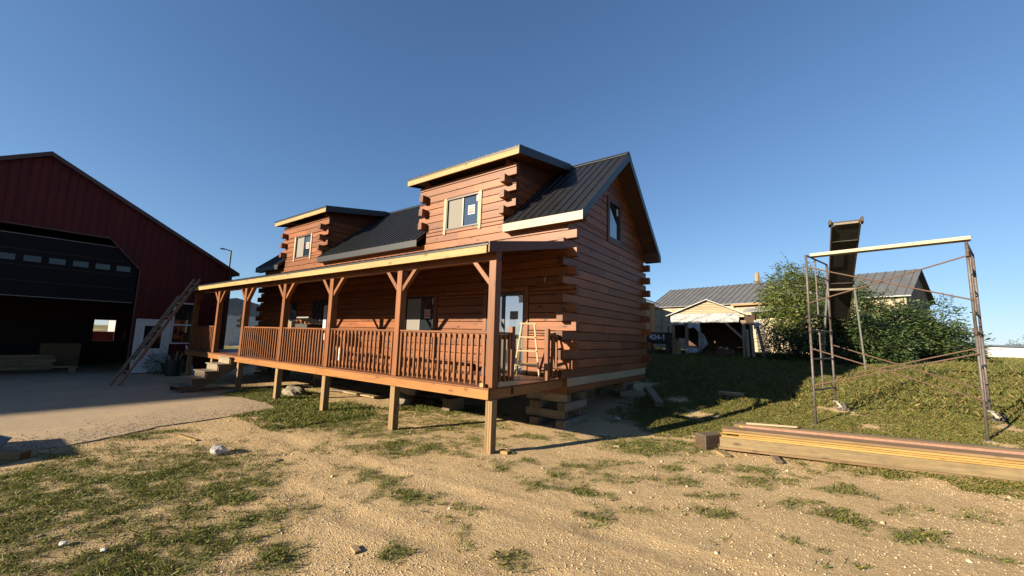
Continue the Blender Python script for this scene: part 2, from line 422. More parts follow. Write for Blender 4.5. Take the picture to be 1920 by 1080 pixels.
def cover(x, y):
    """how much of the ground is grown over, 0..1"""
    x = np.asarray(x, float); y = np.asarray(y, float)
    n = fbm(x, y, 1.1, 4, 3); n2 = fbm(x, y, 5.0, 3, 9)
    ye = y + 0.10 * (x - 3) + (n - 0.5) * 1.6
    c = np.clip((ye - 3.15) / 1.3, 0, 1) * np.clip((x + 0.2) / 1.2, 0, 1)
    c = np.maximum(c, np.clip((y - 8.6) / 1.5, 0, 1))                       # behind the house
    c = np.maximum(c, np.clip((-x - 18.5) / 2, 0, 1) * np.clip((y - 1) / 2, 0, 1))
    for (px, py, a, b, t, d) in PATCH:
        ct, st = math.cos(t), math.sin(t)
        dx, dy = x - px, y - py
        r = np.sqrt(((dx * ct + dy * st) / a) ** 2 + ((-dx * st + dy * ct) / b) ** 2)
        c = np.maximum(c, d * np.clip((1.45 - r) / 1.0, 0, 1))
    n3 = fbm(x * .8 + y * .5, y * 1.3 - x * .4, 1.5, 4, 77)
    c = np.maximum(c, 0.62 * np.clip((n3 - 0.56) * 6, 0, 1) * np.clip((3.4 - y) / .6, 0, 1) * np.clip((x + 3.0 + (y + 2) * .3) / 1.5, .25, 1))
    c = c * np.clip(0.5 + 1.9 * (n2 - 0.32), 0, 1.15)
    for (bx, by, br) in ((4.85, 7.45, .45), (5.3, 6.1, .3), (7.3, 6.9, .4), (6.9, 5.6, .3), (2.0, 5.6, .5), (1.2, 7.0, .4)): c = c * np.clip(np.hypot(x - bx, y - by) / br - .35 + (n2 - .5), 0, 1)
    c = np.where(in_poly(x, y, PAD), 0, c)
    return np.clip(c, 0, 1)

RUTS = [[(-3.5, -2.72), (-1.2, -2.67), (-0.05, -2.64), (1.06, -2.49), (2.2, -2.3), (3.4, -2.15), (5.0, -1.8), (8, -0.8)],
        [(-3.5, -1.65), (-1.5, -1.62), (0.71, -1.48), (2.28, -1.24), (3.77, -1.13), (5.2, -0.8), (8, 0.2)]]
def rut(x, y):
    d = np.zeros_like(x)
    for R in RUTS:
        best = np.full(x.shape, 9.0)
        for (x0, y0), (x1, y1) in zip(R[:-1], R[1:]):
            L2 = (x1 - x0) ** 2 + (y1 - y0) ** 2
            t = np.clip(((x - x0) * (x1 - x0) + (y - y0) * (y1 - y0)) / L2, 0, 1)
            best = np.minimum(best, np.hypot(x - x0 - t * (x1 - x0), y - y0 - t * (y1 - y0)))
        d += -0.010 * np.exp(-(best / 0.13) ** 2) + 0.006 * np.exp(-((best - 0.24) / 0.07) ** 2)
    return d

def ground_z(x, y):
    x = np.asarray(x, float); y = np.asarray(y, float)
    near = np.clip(1 - np.hypot(x - 1, y) / 30, 0, 1)
    z = gz(x, y) + near * ((fbm(x, y, 0.9, 4, 21) - 0.5) * 0.05 + (fbm(x, y, 6, 4, 33) - 0.5) * 0.018) + rut(x, y) * np.clip((0.6 - cover(x, y)) * 2, 0, 1)
    return np.where(in_poly(x, y, PAD), gz(x, y) - 0.016, z - 0.004)

def axis(lo, hi, step, ext):
    a = list(np.arange(lo, hi + 1e-6, step)); s = step
    b = [lo]; 
    while b[-1] > -ext: s *= 1.22; b.append(b[-1] - s)
    s = step; t = [a[-1]]
    while t[-1] < ext: s *= 1.22; t.append(t[-1] + s)
    return np.array(sorted(b[1:]) + a + t[1:])
gx = axis(-9.5, 9.5, 0.055, 1500.0); gy = axis(-5.2, 6.5, 0.055, 1500.0)
GX, GY = np.meshgrid(gx, gy)
GZ = ground_z(GX, GY)
nx, ny = len(gx), len(gy)
me = bpy.data.meshes.new("ground")
co = np.stack([GX, GY, GZ], -1).reshape(-1, 3).astype(np.float32)
i0 = (np.arange(ny - 1)[:, None] * nx + np.arange(nx - 1)[None, :]).reshape(-1)
quads = np.stack([i0, i0 + 1, i0 + 1 + nx, i0 + nx], -1).astype(np.int32)

def fill_mesh(me, co, quads):
    k = quads.shape[1]
    me.vertices.add(len(co)); me.vertices.foreach_set("co", co.reshape(-1))
    me.loops.add(quads.size); me.loops.foreach_set("vertex_index", quads.reshape(-1))
    me.polygons.add(len(quads)); me.polygons.foreach_set("loop_start", np.arange(0, quads.size, k, dtype=np.int32))
    me.update(calc_edges=True); me.validate()
fill_mesh(me, co, quads)
me.polygons.foreach_set("use_smooth", np.ones(len(me.polygons), bool))
at = me.attributes.new("cover", 'FLOAT', 'POINT')
at.data.foreach_set("value", cover(GX, GY).reshape(-1).astype(np.float32))

def ground_material():
    m, N, L, b = nt("dirt_and_gravel")
    tc = N.new("ShaderNodeTexCoord"); v = tc.outputs["Object"]
    at = N.new("ShaderNodeAttribute"); at.attribute_name = "cover"
    n1 = noise(N, L, v, 1.1, 5, 0.6); n2 = noise(N, L, v, 14, 6, 0.7); n3 = noise(N, L, v, 75, 4, 0.7)
    col = mixc(N, L, ramp(N, L, n1, [(0.35, 0.0), (0.65, 1.0)]), (0.44, 0.315, 0.165), (0.35, 0.24, 0.115))
    col = mixc(N, L, ramp(N, L, n2, [(0.38, 0.0), (0.62, 0.75)]), col, (0.50, 0.38, 0.22))
    col = mixc(N, L, ramp(N, L, n3, [(0.30, 0.85), (0.47, 0.0)]), col, (0.17, 0.115, 0.06))
    vo = N.new("ShaderNodeTexVoronoi"); vo.inputs["Scale"].default_value = 42.0; L.new(v, vo.inputs["Vector"])
    hs = N.new("ShaderNodeSeparateColor"); L.new(vo.outputs["Color"], hs.inputs[0])
    peb = fmath(N, L, 'MULTIPLY', ramp(N, L, hs.outputs[0], [(0.55, 0.0), (0.75, 1.0)]), ramp(N, L, vo.outputs["Distance"], [(0.25, 1.0), (0.5, 0.0)]))
    col = mixc(N, L, fmath(N, L, 'MULTIPLY', peb, 0.55), col, (0.60, 0.50, 0.36))
    gn = noise(N, L, v, 22, 5, 0.7)
    gcol = mixc(N, L, ramp(N, L, gn, [(0.35, 0.0), (0.65, 1.0)]), (0.085, 0.095, 0.03), (0.17, 0.14, 0.06))
    far = noise(N, L, v, 0.25, 4, 0.6)
    gcol = mixc(N, L, 1.0, gcol, (0.8, 0.8, 0.8), 'MULTIPLY')
    gcol = mixc(N, L, ramp(N, L, far, [(0.4, 0.0), (0.65, 0.6)]), gcol, (0.12, 0.135, 0.04))
    fac = ramp(N, L, fmath(N, L, 'ADD', at.outputs["Fac"], fmath(N, L, 'MULTIPLY', fmath(N, L, 'SUBTRACT', n2, 0.5), 0.7)), [(0.18, 0.0), (0.75, 0.92)])
    col = mixc(N, L, fac, col, gcol)
    col = mixc(N, L, 1.0, col, (0.98, 0.985, 0.99), 'MULTIPLY')
    L.new(col, b.inputs["Base Color"]); b.inputs["Roughness"].default_value = 0.95
    b.inputs["Specular IOR Level"].default_value = 0.15
    h = fmath(N, L, 'ADD', fmath(N, L, 'MULTIPLY', n2, 0.6), fmath(N, L, 'ADD', fmath(N, L, 'MULTIPLY', n3, 0.35), fmath(N, L, 'MULTIPLY', peb, 0.25)))
    bump(N, L, b, h, 1.0, 0.05)
    return m
me.materials.append(ground_material())
ground = put(bpy.data.objects.new("ground", me), Matrix()); tag(ground, "tan gravelly dirt yard running into rising grassland", None, None, "structure")

# concrete pad in front of the barn
def pad_material():
    m, N, L, b = nt("dusty_concrete")
    tc = N.new("ShaderNodeTexCoord"); v = tc.outputs["Object"]
    n1 = noise(N, L, v, 0.8, 6, 0.65); n2 = noise(N, L, vmath(N, L, 'MULTIPLY', v, (2.5, 0.8, 1)), 6, 6, 0.7); n3 = noise(N, L, v, 60, 3, 0.7)
    col = mixc(N, L, ramp(N, L, n1, [(0.38, 0.0), (0.62, 1.0)]), (0.37, 0.295, 0.205), (0.45, 0.35, 0.23))
    col = mixc(N, L, ramp(N, L, n2, [(0.45, 0.0), (0.66, 0.7)]), col, (0.29, 0.235, 0.17))
    col = mixc(N, L, ramp(N, L, n3, [(0.3, 0.5), (0.45, 0.0)]), col, (0.21, 0.18, 0.14))
    col = mixc(N, L, 1.0, col, (0.80, 0.79, 0.77), 'MULTIPLY')
    L.new(col, b.inputs["Base Color"]); b.inputs["Roughness"].default_value = 0.9
    b.inputs["Specular IOR Level"].default_value = 0.2
    bump(N, L, b, fmath(N, L, 'ADD', n2, fmath(N, L, 'MULTIPLY', n3, 0.2)), 0.35, 0.008)
    return m
pp = []
for i in range(len(PAD)):
    a, c = Vector(PAD[i]), Vector(PAD[(i + 1) % len(PAD)])
    k = max(1, int((c - a).length / 0.16)) if max(a.x, c.x) > -12 and min(a.y, c.y) > -6 else 1
    for j in range(k):
        p = a.lerp(c, j / k); pp.append((p.x + random.uniform(-.03, .03) * (k > 1), p.y + random.uniform(-.03, .03) * (k > 1)))
npd = len(pp)
pad = mesh_obj("concrete_pad", [(x, y, 0.010) for x, y in pp] + [(x + 0.0, y, -0.12) for x, y in pp],
               [tuple(range(npd))] + [(i, npd + i, npd + (i + 1) % npd, (i + 1) % npd) for i in range(npd)], pad_material())
_b = bmesh.new(); _b.from_mesh(pad.data); bmesh.ops.triangulate(_b, faces=[f for f in _b.faces if len(f.verts) > 4]); bmesh.ops.recalc_face_normals(_b, faces=_b.faces); _b.to_mesh(pad.data); _b.free()
tag(pad, "dusty concrete apron running into the red barn", None, None, "structure")

# grass blades and weeds: one mass
def grass_material():
    m, N, L, b = nt("grass_blades")
    at = N.new("ShaderNodeAttribute"); at.attribute_name = "tint"; at.attribute_type = 'GEOMETRY'
    L.new(at.outputs["Color"], b.inputs["Base Color"]); b.inputs["Roughness"].default_value = 0.6
    b.inputs["Specular IOR Level"].default_value = 0.25
    tr = N.new("ShaderNodeBsdfTranslucent"); L.new(at.outputs["Color"], tr.inputs[0])
    mx = N.new("ShaderNodeMixShader"); mx.inputs[0].default_value = 0.25
    L.new(b.outputs[0], mx.inputs[1]); L.new(tr.outputs[0], mx.inputs[2])
    L.new(mx.outputs[0], N["Material Output"].inputs[0])
    return m
M_GRASS = grass_material()

def blades(name, X, Y, hgt, wid, label, per=1, lean=0.5, col=None, zoff=0.0):
    n = len(X)
    ang = rng.uniform(0, 2 * math.pi, n); la = rng.uniform(0, 2 * math.pi, n)
    h = hgt * rng.uniform(0.45, 1.25, n); w = wid * rng.uniform(0.7, 1.3, n); ln = h * lean * rng.uniform(0.2, 1.6, n)
    Zg = ground_z(X, Y) - 0.006 + zoff
    dx, dy = np.cos(ang) * w / 2, np.sin(ang) * w / 2
    lx, ly = np.cos(la) * ln, np.sin(la) * ln
    co = np.empty((n, 4, 3), np.float32)
    co[:, 0] = np.stack([X - dx, Y - dy, Zg], -1); co[:, 1] = np.stack([X + dx, Y + dy, Zg], -1)
    co[:, 2] = np.stack([X + dx * .7 + lx * .35, Y + dy * .7 + ly * .35, Zg + h * .6], -1)
    co[:, 3] = np.stack([X + lx, Y + ly, Zg + h], -1)
    base = (np.arange(n) * 4)[:, None]
    q = (base + np.array([[0, 1, 2, 3]])).astype(np.int32)
    me = bpy.data.meshes.new(name); fill_mesh(me, co.reshape(-1, 3), q)
    c = tuple(q * 0.8 for q in (col if col is not None else (0.105, 0.148, 0.027)))
    t = rng.uniform(0, 1, n); br = rng.uniform(0.65, 1.3, n)
    dry = (rng.uniform(0, 1, n) < 0.2) * rng.uniform(0.3, 1, n)
    cc = np.empty((n, 4), np.float32); cc[:, 3] = 1
    for k in range(3):
        dc = (0.19, 0.155, 0.07)[k]
        cc[:, k] = (c[k] * (1 - dry) + dc * dry) * br * (1 + (0.35 * t if k == 0 else 0))
    at = me.color_attributes.new("tint", 'FLOAT_COLOR', 'POINT')
    at.data.foreach_set("color", np.repeat(cc, 4, axis=0).reshape(-1))
    me.materials.append(M_GRASS)
    o = put(bpy.data.objects.new(name, me), Matrix())
    return tag(o, label, None, None, "stuff")

def scatter(n, x0, x1, y0, y1, power=1.0, thr=0.12, fade=None):
    X = rng.uniform(x0, x1, n); Y = rng.uniform(y0, y1, n)
    # tufts: keep where the cover says so
    c = cover(X, Y)
    keep = rng.uniform(0, 1, n) < np.clip(c - thr, 0, 1) ** power * 1.2
    if fade: keep &= rng.uniform(0, 1, n) < np.clip((Y - fade[0]) / (fade[1] - fade[0]), 0, 1)
    return X[keep], Y[keep]
def tufts(X, Y, k, r):
    a = rng.uniform(0, 2 * math.pi, len(X) * k); q = r * np.sqrt(rng.uniform(0, 1, len(X) * k))
    return np.repeat(X, k) + np.cos(a) * q, np.repeat(Y, k) + np.sin(a) * q
X, Y = scatter(44000, -5.5, 8.0, -5.2, 3.2, 1.2, 0.08)
X, Y = tufts(X, Y, 9, 0.06)
blades("grass", X, Y, 0.038, 0.0055, "short weedy grass growing in patches on the dirt yard", lean=1.0)
X, Y = scatter(22000, -10.0, -4.0, -1.6, 3.0)
X, Y = tufts(X, Y, 6, 0.07)
blades("grass", X, Y, 0.07, 0.011, "weedy grass growing along the porch posts", lean=0.9)
X, Y = scatter(150000, -1.0, 12.0, 3.0, 11.5, 0.8, fade=(11.5, 7.0))
X, Y = tufts(X, Y, 4, 0.07)
blades("grass", X, Y, 0.045, 0.009, "mown grass around the steel scaffold", lean=1.1, col=(0.112, 0.14, 0.034))
X, Y = scatter(120000, -6.0, 16.0, 6.5, 24.0, 0.8, fade=(6.5, 11.5))
X, Y = tufts(X, Y, 3, 0.10)
blades("grass", X, Y, 0.11, 0.018, "longer grass on the rise in front of the old shed", lean=0.8, col=(0.105, 0.13, 0.034))
X, Y = scatter(40000, 6.0, 34.0, 24.0, 56.0, 0.8)
blades("grass", X, Y, 0.12, 0.05, "rough grass running up to the long white building", lean=0.6, col=(0.11, 0.14, 0.035))
X, Y = scatter(7000, -5.0, 14.0, 13.0, 21.0, 0.8)
k_ = fbm(X, Y, .7, 3, 88) > .52; X, Y = tufts(X[k_], Y[k_], 5, 0.12)
blades("grass", X, Y, 0.2, 0.016, "tall weeds standing in the grass by the bushes and the shed", lean=0.5, col=(0.08, 0.115, 0.03))
X, Y = scatter(9000, -22.0, -8.0, 0.5, 14.0, 0.8)
X, Y = tufts(X, Y, 4, 0.08)
blades("grass", X, Y, 0.10, 0.016, "grass between the barn and the log house", lean=0.7)

# loose stones
def stones(name, n, x0, x1, y0, y1, smin, smax, label):
    X = rng.uniform(x0, x1, n); Y = rng.uniform(y0, y1, n)
    dens = np.clip(1.1 - 1.3 * cover(X, Y), 0, 1) * np.clip(fbm(X, Y, 1.3, 3, 51) * 2.4 - 0.55, 0.08, 1)
    k = (rng.uniform(0, 1, n) < dens) & ~in_poly(X, Y, PAD)
    X, Y = X[k], Y[k]; n = len(X)
    s = smin + (smax - smin) * rng.uniform(0, 1, n) ** 3.0
    oc = np.array([(1, 0, 0), (0, 1, 0), (-1, 0, 0), (0, -1, 0), (0, 0, .75), (0, 0, -.6)], float)
    v = oc[None] * rng.uniform(0.6, 1.25, (n, 6, 1)) * s[:, None, None]
    a = rng.uniform(0, 6.28, n); ca, sa = np.cos(a)[:, None], np.sin(a)[:, None]
    co = np.empty((n, 6, 3), np.float32)
    co[..., 0] = v[..., 0] * ca - v[..., 1] * sa + X[:, None]; co[..., 1] = v[..., 0] * sa + v[..., 1] * ca + Y[:, None]
    co[..., 2] = v[..., 2] + (ground_z(X, Y) + s * 0.15)[:, None]
    f = np.array([(0, 1, 4), (1, 2, 4), (2, 3, 4), (3, 0, 4), (1, 0, 5), (2, 1, 5), (3, 2, 5), (0, 3, 5)])
    q = ((np.arange(n) * 6)[:, None, None] + f[None]).reshape(-1, 3).astype(np.int32)
    me = bpy.data.meshes.new(name); fill_mesh(me, co.reshape(-1, 3), q)
    m, N, L, b = nt("limestone_gravel")
    at = N.new("ShaderNodeAttribute"); at.attribute_name = "tint"; L.new(at.outputs["Color"], b.inputs["Base Color"])
    b.inputs["Roughness"].default_value = 0.95; b.inputs["Specular IOR Level"].default_value = 0.15
    t = rng.uniform(0.55, 1.2, n)[:, None] * np.array([[0.40, 0.32, 0.21]])
    cc = np.ones((n, 4), np.float32); cc[:, :3] = t
    at = me.color_attributes.new("tint", 'FLOAT_COLOR', 'POINT'); at.data.foreach_set("color", np.repeat(cc, 6, axis=0).reshape(-1))
    me.materials.append(m)
    return tag(put(bpy.data.objects.new(name, me), Matrix()), label, None, None, "stuff")
stones("gravel", 90000, -6, 8, -4.8, 3.6, 0.003, 0.013, "small tan limestone gravel on the dirt yard")
stones("gravel", 700, -6, 8, -4.8, 3.6, 0.010, 0.035, "larger loose pale stones on the dirt yard")

def spill(n):
    pts = []
    for i in range(n):
        j = random.randrange(0, 10); a = Vector(PAD[j]); b = Vector(PAD[j + 1]); t = random.random()
        p = a.lerp(b, t) + Vector((-abs(random.gauss(0, .7)), random.gauss(0, .25)))
        pts.append((p.x, p.y))
    return np.array(pts)
def pad_stones():
    P = spill(5000); n = len(P); s = 0.003 + 0.012 * rng.uniform(0, 1, n) ** 3
    oc = np.array([(1, 0, 0), (0, 1, 0), (-1, 0, 0), (0, -1, 0), (0, 0, .7), (0, 0, -.5)], float)
    v = oc[None] * rng.uniform(0.6, 1.25, (n, 6, 1)) * s[:, None, None]
    co = v.astype(np.float32); co[..., 0] += P[:, None, 0]; co[..., 1] += P[:, None, 1]; co[..., 2] += (0.013 + s * .3)[:, None]
    f = np.array([(0, 1, 4), (1, 2, 4), (2, 3, 4), (3, 0, 4), (1, 0, 5), (2, 1, 5), (3, 2, 5), (0, 3, 5)])
    q = ((np.arange(n) * 6)[:, None, None] + f[None]).reshape(-1, 3).astype(np.int32)
    me = bpy.data.meshes.new("gravel"); fill_mesh(me, co.reshape(-1, 3), q); me.materials.append(plain("pad_grit", (0.42, 0.33, 0.22), 0.95, 0, 0.4, 30, 0.1, bmp=0))
    tag(put(bpy.data.objects.new("gravel", me), Matrix()), "grit spilled over the edge of the concrete apron", None, None, "stuff")
pad_stones()

# ================================================================== LOG HOUSE
YW, XG, XL, YB = 2.487, 0.092, -15.15, 7.62      # front face, right gable face, left face, back face
Z0, CH, LT = 1.0465, 0.2044, 0.15                 # first course, course height, log thickness
RY, RZ, SL = 5.09, 7.056, 0.853                   # ridge, roof slope
EY = 2.27                                         # front eave
XR = 0.542                                        # right rake
rtop = lambda y: RZ - SL * abs(y - RY)
runder = lambda y: rtop(y) - 0.15
house = empty("log_house", (-7.5, 5.0, 0.0), "two-storey stained log cabin with black metal roof, two dormers and a long porch", "house")

def F_front(): return Matrix(((1, 0, 0, 0), (0, 1, 0, YW), (0, 0, 1, 0), (0, 0, 0, 1)))
def F_gable(x): return Matrix(((0, -1, 0, x), (1, 0, 0, 0), (0, 0, 1, 0), (0, 0, 0, 1)))
def F_left(x): return Matrix(((0, 1, 0, x), (-1, 0, 0, 0), (0, 0, 1, 0), (0, 0, 0, 1)))
def F_back(y): return Matrix(((-1, 0, 0, 0), (0, -1, 0, y), (0, 0, 1, 0), (0, 0, 0, 1)))

def log(parent, F, ab, at_, zb, a1b=None, a1t=None, zt=None, th=LT, c=0.012, name="log", mat=None):
    """trapezoid log: bottom ab..a1b at zb, top at_..a1t at zt"""
    h = zt - zb; L0 = ab
    c = min(c, h * 0.3)
    def v(a, d, z): return (a - L0, d, z - zb)
    j = random.uniform(-0.003, 0.003)
    e = min(.0045, h * .1)
    V = [v(ab, th, zb), v(a1b, th, zb), v(a1t, th, zt), v(at_, th, zt),
         v(ab, c + j, zb + e), v(a1b, c + j, zb + e), v(a1t, c + j, zt - e), v(at_, c + j, zt - e),
         v(ab, j, zb + c), v(a1b, j, zb + c), v(a1t, j, zt - c), v(at_, j, zt - c)]
    Fc = [(0, 3, 2, 1), (0, 1, 5, 4), (2, 3, 7, 6), (4, 5, 9, 8), (6, 7, 11, 10), (8, 9, 10, 11),
          (0, 4, 8, 11, 7, 3), (1, 2, 6, 10, 9, 5)]
    return mesh_obj(name, V, Fc, mat or M_LOG, F @ Matrix.Translation((L0, 0, zb)), parent)

def split_len(a0, a1, maxlen=4.2):
    L = a1 - a0
    if L <= maxlen: return [(a0, a1)]
    n = max(2, int(L / 3.4 + random.random())); cuts = sorted(a0 + L * (i + random.uniform(-.28, .28)) / n for i in range(1, n))
    pts = [a0] + cuts + [a1]
    return [(p + (0.0012 if i else 0), q) for i, (p, q) in enumerate(zip(pts[:-1], pts[1:]))]

def course(parent, F, zb, zt, lo, hi, holes, maxlen=4.2):
    """one course between bounds lo(z), hi(z), cut by holes (a0,a1,z0,z1)"""
    for (h0, h1, hz0, hz1) in holes:
        for hz in (hz0, hz1):
            if zb + 0.012 < hz < zt - 0.012:
                course(parent, F, zb, hz, lo, hi, holes, maxlen); course(parent, F, hz, zt, lo, hi, holes, maxlen); return
    segs = [(None, None)]
    zm = (zb + zt) / 2
    for (h0, h1, hz0, hz1) in holes:
        if hz0 < zm < hz1:
            new = []
            for (s0, s1) in segs:
                A0 = lo(zm) if s0 is None else s0; A1 = hi(zm) if s1 is None else s1
                if h1 <= A0 or h0 >= A1: new.append((s0, s1)); continue
                if h0 > A0 + 0.02: new.append((s0, h0))
                if h1 < A1 - 0.02: new.append((h1, s1))
            segs = new
    for (s0, s1) in segs:
        b0 = lo(zb) if s0 is None else s0; t0 = lo(zt) if s0 is None else s0
        b1 = hi(zb) if s1 is None else s1; t1 = hi(zt) if s1 is None else s1
        if t1 - t0 < 0.03 and b1 - b0 < 0.05: continue
        t1 = max(t1, t0 + 0.01)
        ps = split_len(max(b0, t0), min(b1, t1), maxlen)
        for i, (p, q) in enumerate(ps):
            log(parent, F, b0 if i == 0 else p, t0 if i == 0 else p, zb, b1 if i == len(ps) - 1 else q, t1 if i == len(ps) - 1 else q, zt)

EXT = 0.21
DORM = [(-4.75, -1.60), (-13.49, -10.31)]
NC = 17                                            # courses to the eave
H_front = [(-2.17, -1.03, 1.06, 2.96), (-5.33, -4.1, 1.95, 2.98), (-10.75, -9.65, 1.06, 3.05), (-13.1, -11.95, 2.0, 2.98)]
H_gable = [(4.765, 5.545, 4.66, 5.70)]

# inner wall linings carry the logs
def lining(name, F, a0, a1, z0, z1, holes, d0=LT + 0.002, d1=LT + 0.03):
    mb = MB()
    zs = sorted({z0, z1, *[z for h in holes for z in h[2:]]}); 
    for za, zb in zip(zs[:-1], zs[1:]):
        s = a0
        for h in sorted(h for h in holes if h[2] <= za + 1e-4 and h[3] >= zb - 1e-4):
            if h[0] > s: mb.prism([(s, za), (h[0], za), (h[0], zb), (s, zb)], d0, d1, F)
            s = h[1]
        mb.prism([(s, za), (a1, za), (a1, zb), (s, zb)], d0, d1, F)
    return mb.build(name, M_DARKWOOD, house)
front_wall = lining("front_wall", F_front(), XL + .3, XG - .3, Z0, 4.3, H_front)
for k in range(NC):
    zb, zt = Z0 + k * CH, Z0 + (k + 1) * CH
    x1 = XG + EXT if k % 2 else XG - LT - 0.001
    x0 = XL - EXT if k % 2 else XL + LT + 0.001
    course(front_wall, F_front(), zb, zt, lambda z: x0, lambda z: x1, H_front)
gable_wall = lining("gable_wall", F_gable(XG), YW + .3, YB - .3, Z0, 4.2, [])
def gable_courses(par, F, right):
    nt_ = int((RZ - 0.18 - Z0) / CH)
    for k in range(nt_ + 1):
        zb, zt = Z0 + k * CH, min(Z0 + (k + 1) * CH, RZ - 0.2)
        if zt - zb < 0.04: continue
        if k < NC:
            ext = EXT if k % 2 == 0 else -(LT + 0.001)
            y0, y1 = YW - ext, YB + ext
            lo, hi = (lambda z: y0), (lambda z: y1)
            if k == NC - 1: lo = lambda z: max(y0, YW); hi = lambda z: min(y1, YB)
        else:
            lo = lambda z: max(YW, RY - (RZ - 0.16 - z) / SL); hi = lambda z: min(YB, RY + (RZ - 0.16 - z) / SL)
        if right: course(par, F, zb, zt, lo, hi, H_gable)
        else: course(par, F, zb, zt, lambda z: -hi(z), lambda z: -lo(z), [], 9)
gable_courses(gable_wall, F_gable(XG), True)
left_wall = lining("gable_wall", F_left(XL), -YB + .3, -YW - .3, Z0, 4.2, [])
gable_courses(left_wall, F_left(XL), False)
back_wall = lining("back_wall", F_back(YB), -XG + .3, -XL - .3, Z0, 4.3, [])
for k in range(NC):
    zb, zt = Z0 + k * CH, Z0 + (k + 1) * CH
    e = EXT if k % 2 else -(LT + 0.001)
    log(back_wall, F_back(YB), -XG - e, -XG - e, zb, -XL + e, -XL + e, zt)

# floor frame, skirt boards
box("floor_frame", XL + .02, XG - .02, YW + .02, YB - .02, 0.80, 1.04, M_DARKWOOD, house)
box("sill_beam", XL, XG + .004, YW + .003, YW + .10, 0.72, 1.044, M_STAIN, house)
box("sill_beam", XG - .1, XG + .002, YW + .105, YB - .01, 0.745, 0.875, M_STAIN, house)
box("skirt_board", XG + .006, XG + .03, YW - .005, YB - .03, 0.885, 1.062, M_PALE, house)

# ---- metal roof
def ribbed(width, length, spacing=0.2286, rh=0.022, rw=0.045, lead=0.1, n=None):
    prof = [(0, 0)]; x = lead
    while x + rw < width:
        prof += [(x, 0), (x + rw * .28, rh), (x + rw * .72, rh), (x + rw, 0)]; x += spacing
    prof.append((width, 0))
    m = len(prof)
    V = [(p[0], 0, p[1]) for p in prof] + [(p[0], length, p[1]) for p in prof]
    V += [(0, 0, -.012), (width, 0, -.012), (width, length, -.012), (0, length, -.012)]
    F = [(i, i + 1, m + i + 1, m + i) for i in range(m - 1)]
    F += [tuple(reversed(range(m))) + (2 * m, 2 * m + 1), tuple(range(m, 2 * m)) + (2 * m + 2, 2 * m + 3),
          (2 * m, 2 * m + 3, 2 * m + 2, 2 * m + 1), (0, m, 2 * m + 3, 2 * m), (m - 1, 2 * m + 1, 2 * m + 2, 2 * m - 1)]
    return V, F

def roof_frame(x, y, z, sl):                       # local y runs up the slope towards +Y
    c = 1 / math.hypot(1, sl)
    M = Matrix(((1, 0, 0, x), (0, c, -sl * c, y), (0, sl * c, c, z), (0, 0, 0, 1)))
    return M

def panels(parent, x0, x1, y0, z0, sl, length, sheet=0.914, mat=None):
    x = x0
    while x < x1 - 0.02:
        w = min(sheet, x1 - x)
        key = ("panel", round(w, 3), round(length, 3), (mat or M_ROOF).name)
        if key not in MESH:
            V, F = ribbed(w - 0.002, length); mm = bpy.data.meshes.new("roof_panel"); mm.from_pydata(V, [], F); mm.materials.append(mat or M_ROOF)
            b_ = bmesh.new(); b_.from_mesh(mm); bmesh.ops.recalc_face_normals(b_, faces=b_.faces); b_.to_mesh(mm); b_.free(); MESH[key] = mm
        put(bpy.data.objects.new("roof_panel", MESH[key]), roof_frame(x, y0, z0, sl), parent)
        x += sheet

slope_len = (RY - EY) * math.hypot(1, SL)
def slab(parent, name, x0, x1, y0, z0, y1, z1, t, mat):
    mb = MB(); mb.prism([(y0, z0), (y1, z1), (y1, z1 - t), (y0, z0 - t)], -x1, -x0, F_gable(0))
    return mb.build(name, mat, parent)
secs = [(-15.6, -13.49), (-10.31, -4.75), (-1.60, XR)]
for i, (a, b_) in enumerate(secs):
    r = slab(house, "roof", a + .004, b_ - .004, EY + .01, rtop(EY) - .012, RY, RZ - .012, 0.10, M_STAIN)
    panels(r, a, b_, EY - 0.02, rtop(EY) - 0.006, SL, slope_len + 0.02)
    mt = M_GALV if i == 2 else M_TRIM
    box("eave_trim", a, b_, EY - 0.012, EY + 0.008, rtop(EY) - 0.215, rtop(EY) - 0.015, mt, house)
    box("eave_soffit", a + .01, b_ - .01, EY + 0.01, YW - 0.004, rtop(EY) - 0.212, rtop(EY) - 0.195, M_STAIN, house)
rb = slab(house, "roof", -15.6, XR, RY + .001, RZ - .012, 2 * RY - EY, rtop(EY) - .012, 0.10, M_STAIN)
mb = MB(); V, F = ribbed(16.142, slope_len)
Mb = Matrix.Translation((0, 2 * RY, 0)) @ Matrix.Scale(-1, 4, (0, 1, 0)) @ roof_frame(-15.6, EY - .0, rtop(EY) - 0.006, SL)
mb.add(V, F, Mb); mb.build("roof_panel", M_ROOF, rb)
beam("ridge_cap", (-15.61, RY - .09, RZ - .035), (XR + .01, RY - .09, RZ - .035), 0.22, 0.012, M_TRIM, house, up=(0, -SL, 1))
beam("ridge_cap", (-15.61, RY + .09, RZ - .035), (XR + .01, RY + .09, RZ - .035), 0.22, 0.012, M_TRIM, house, up=(0, SL, 1))
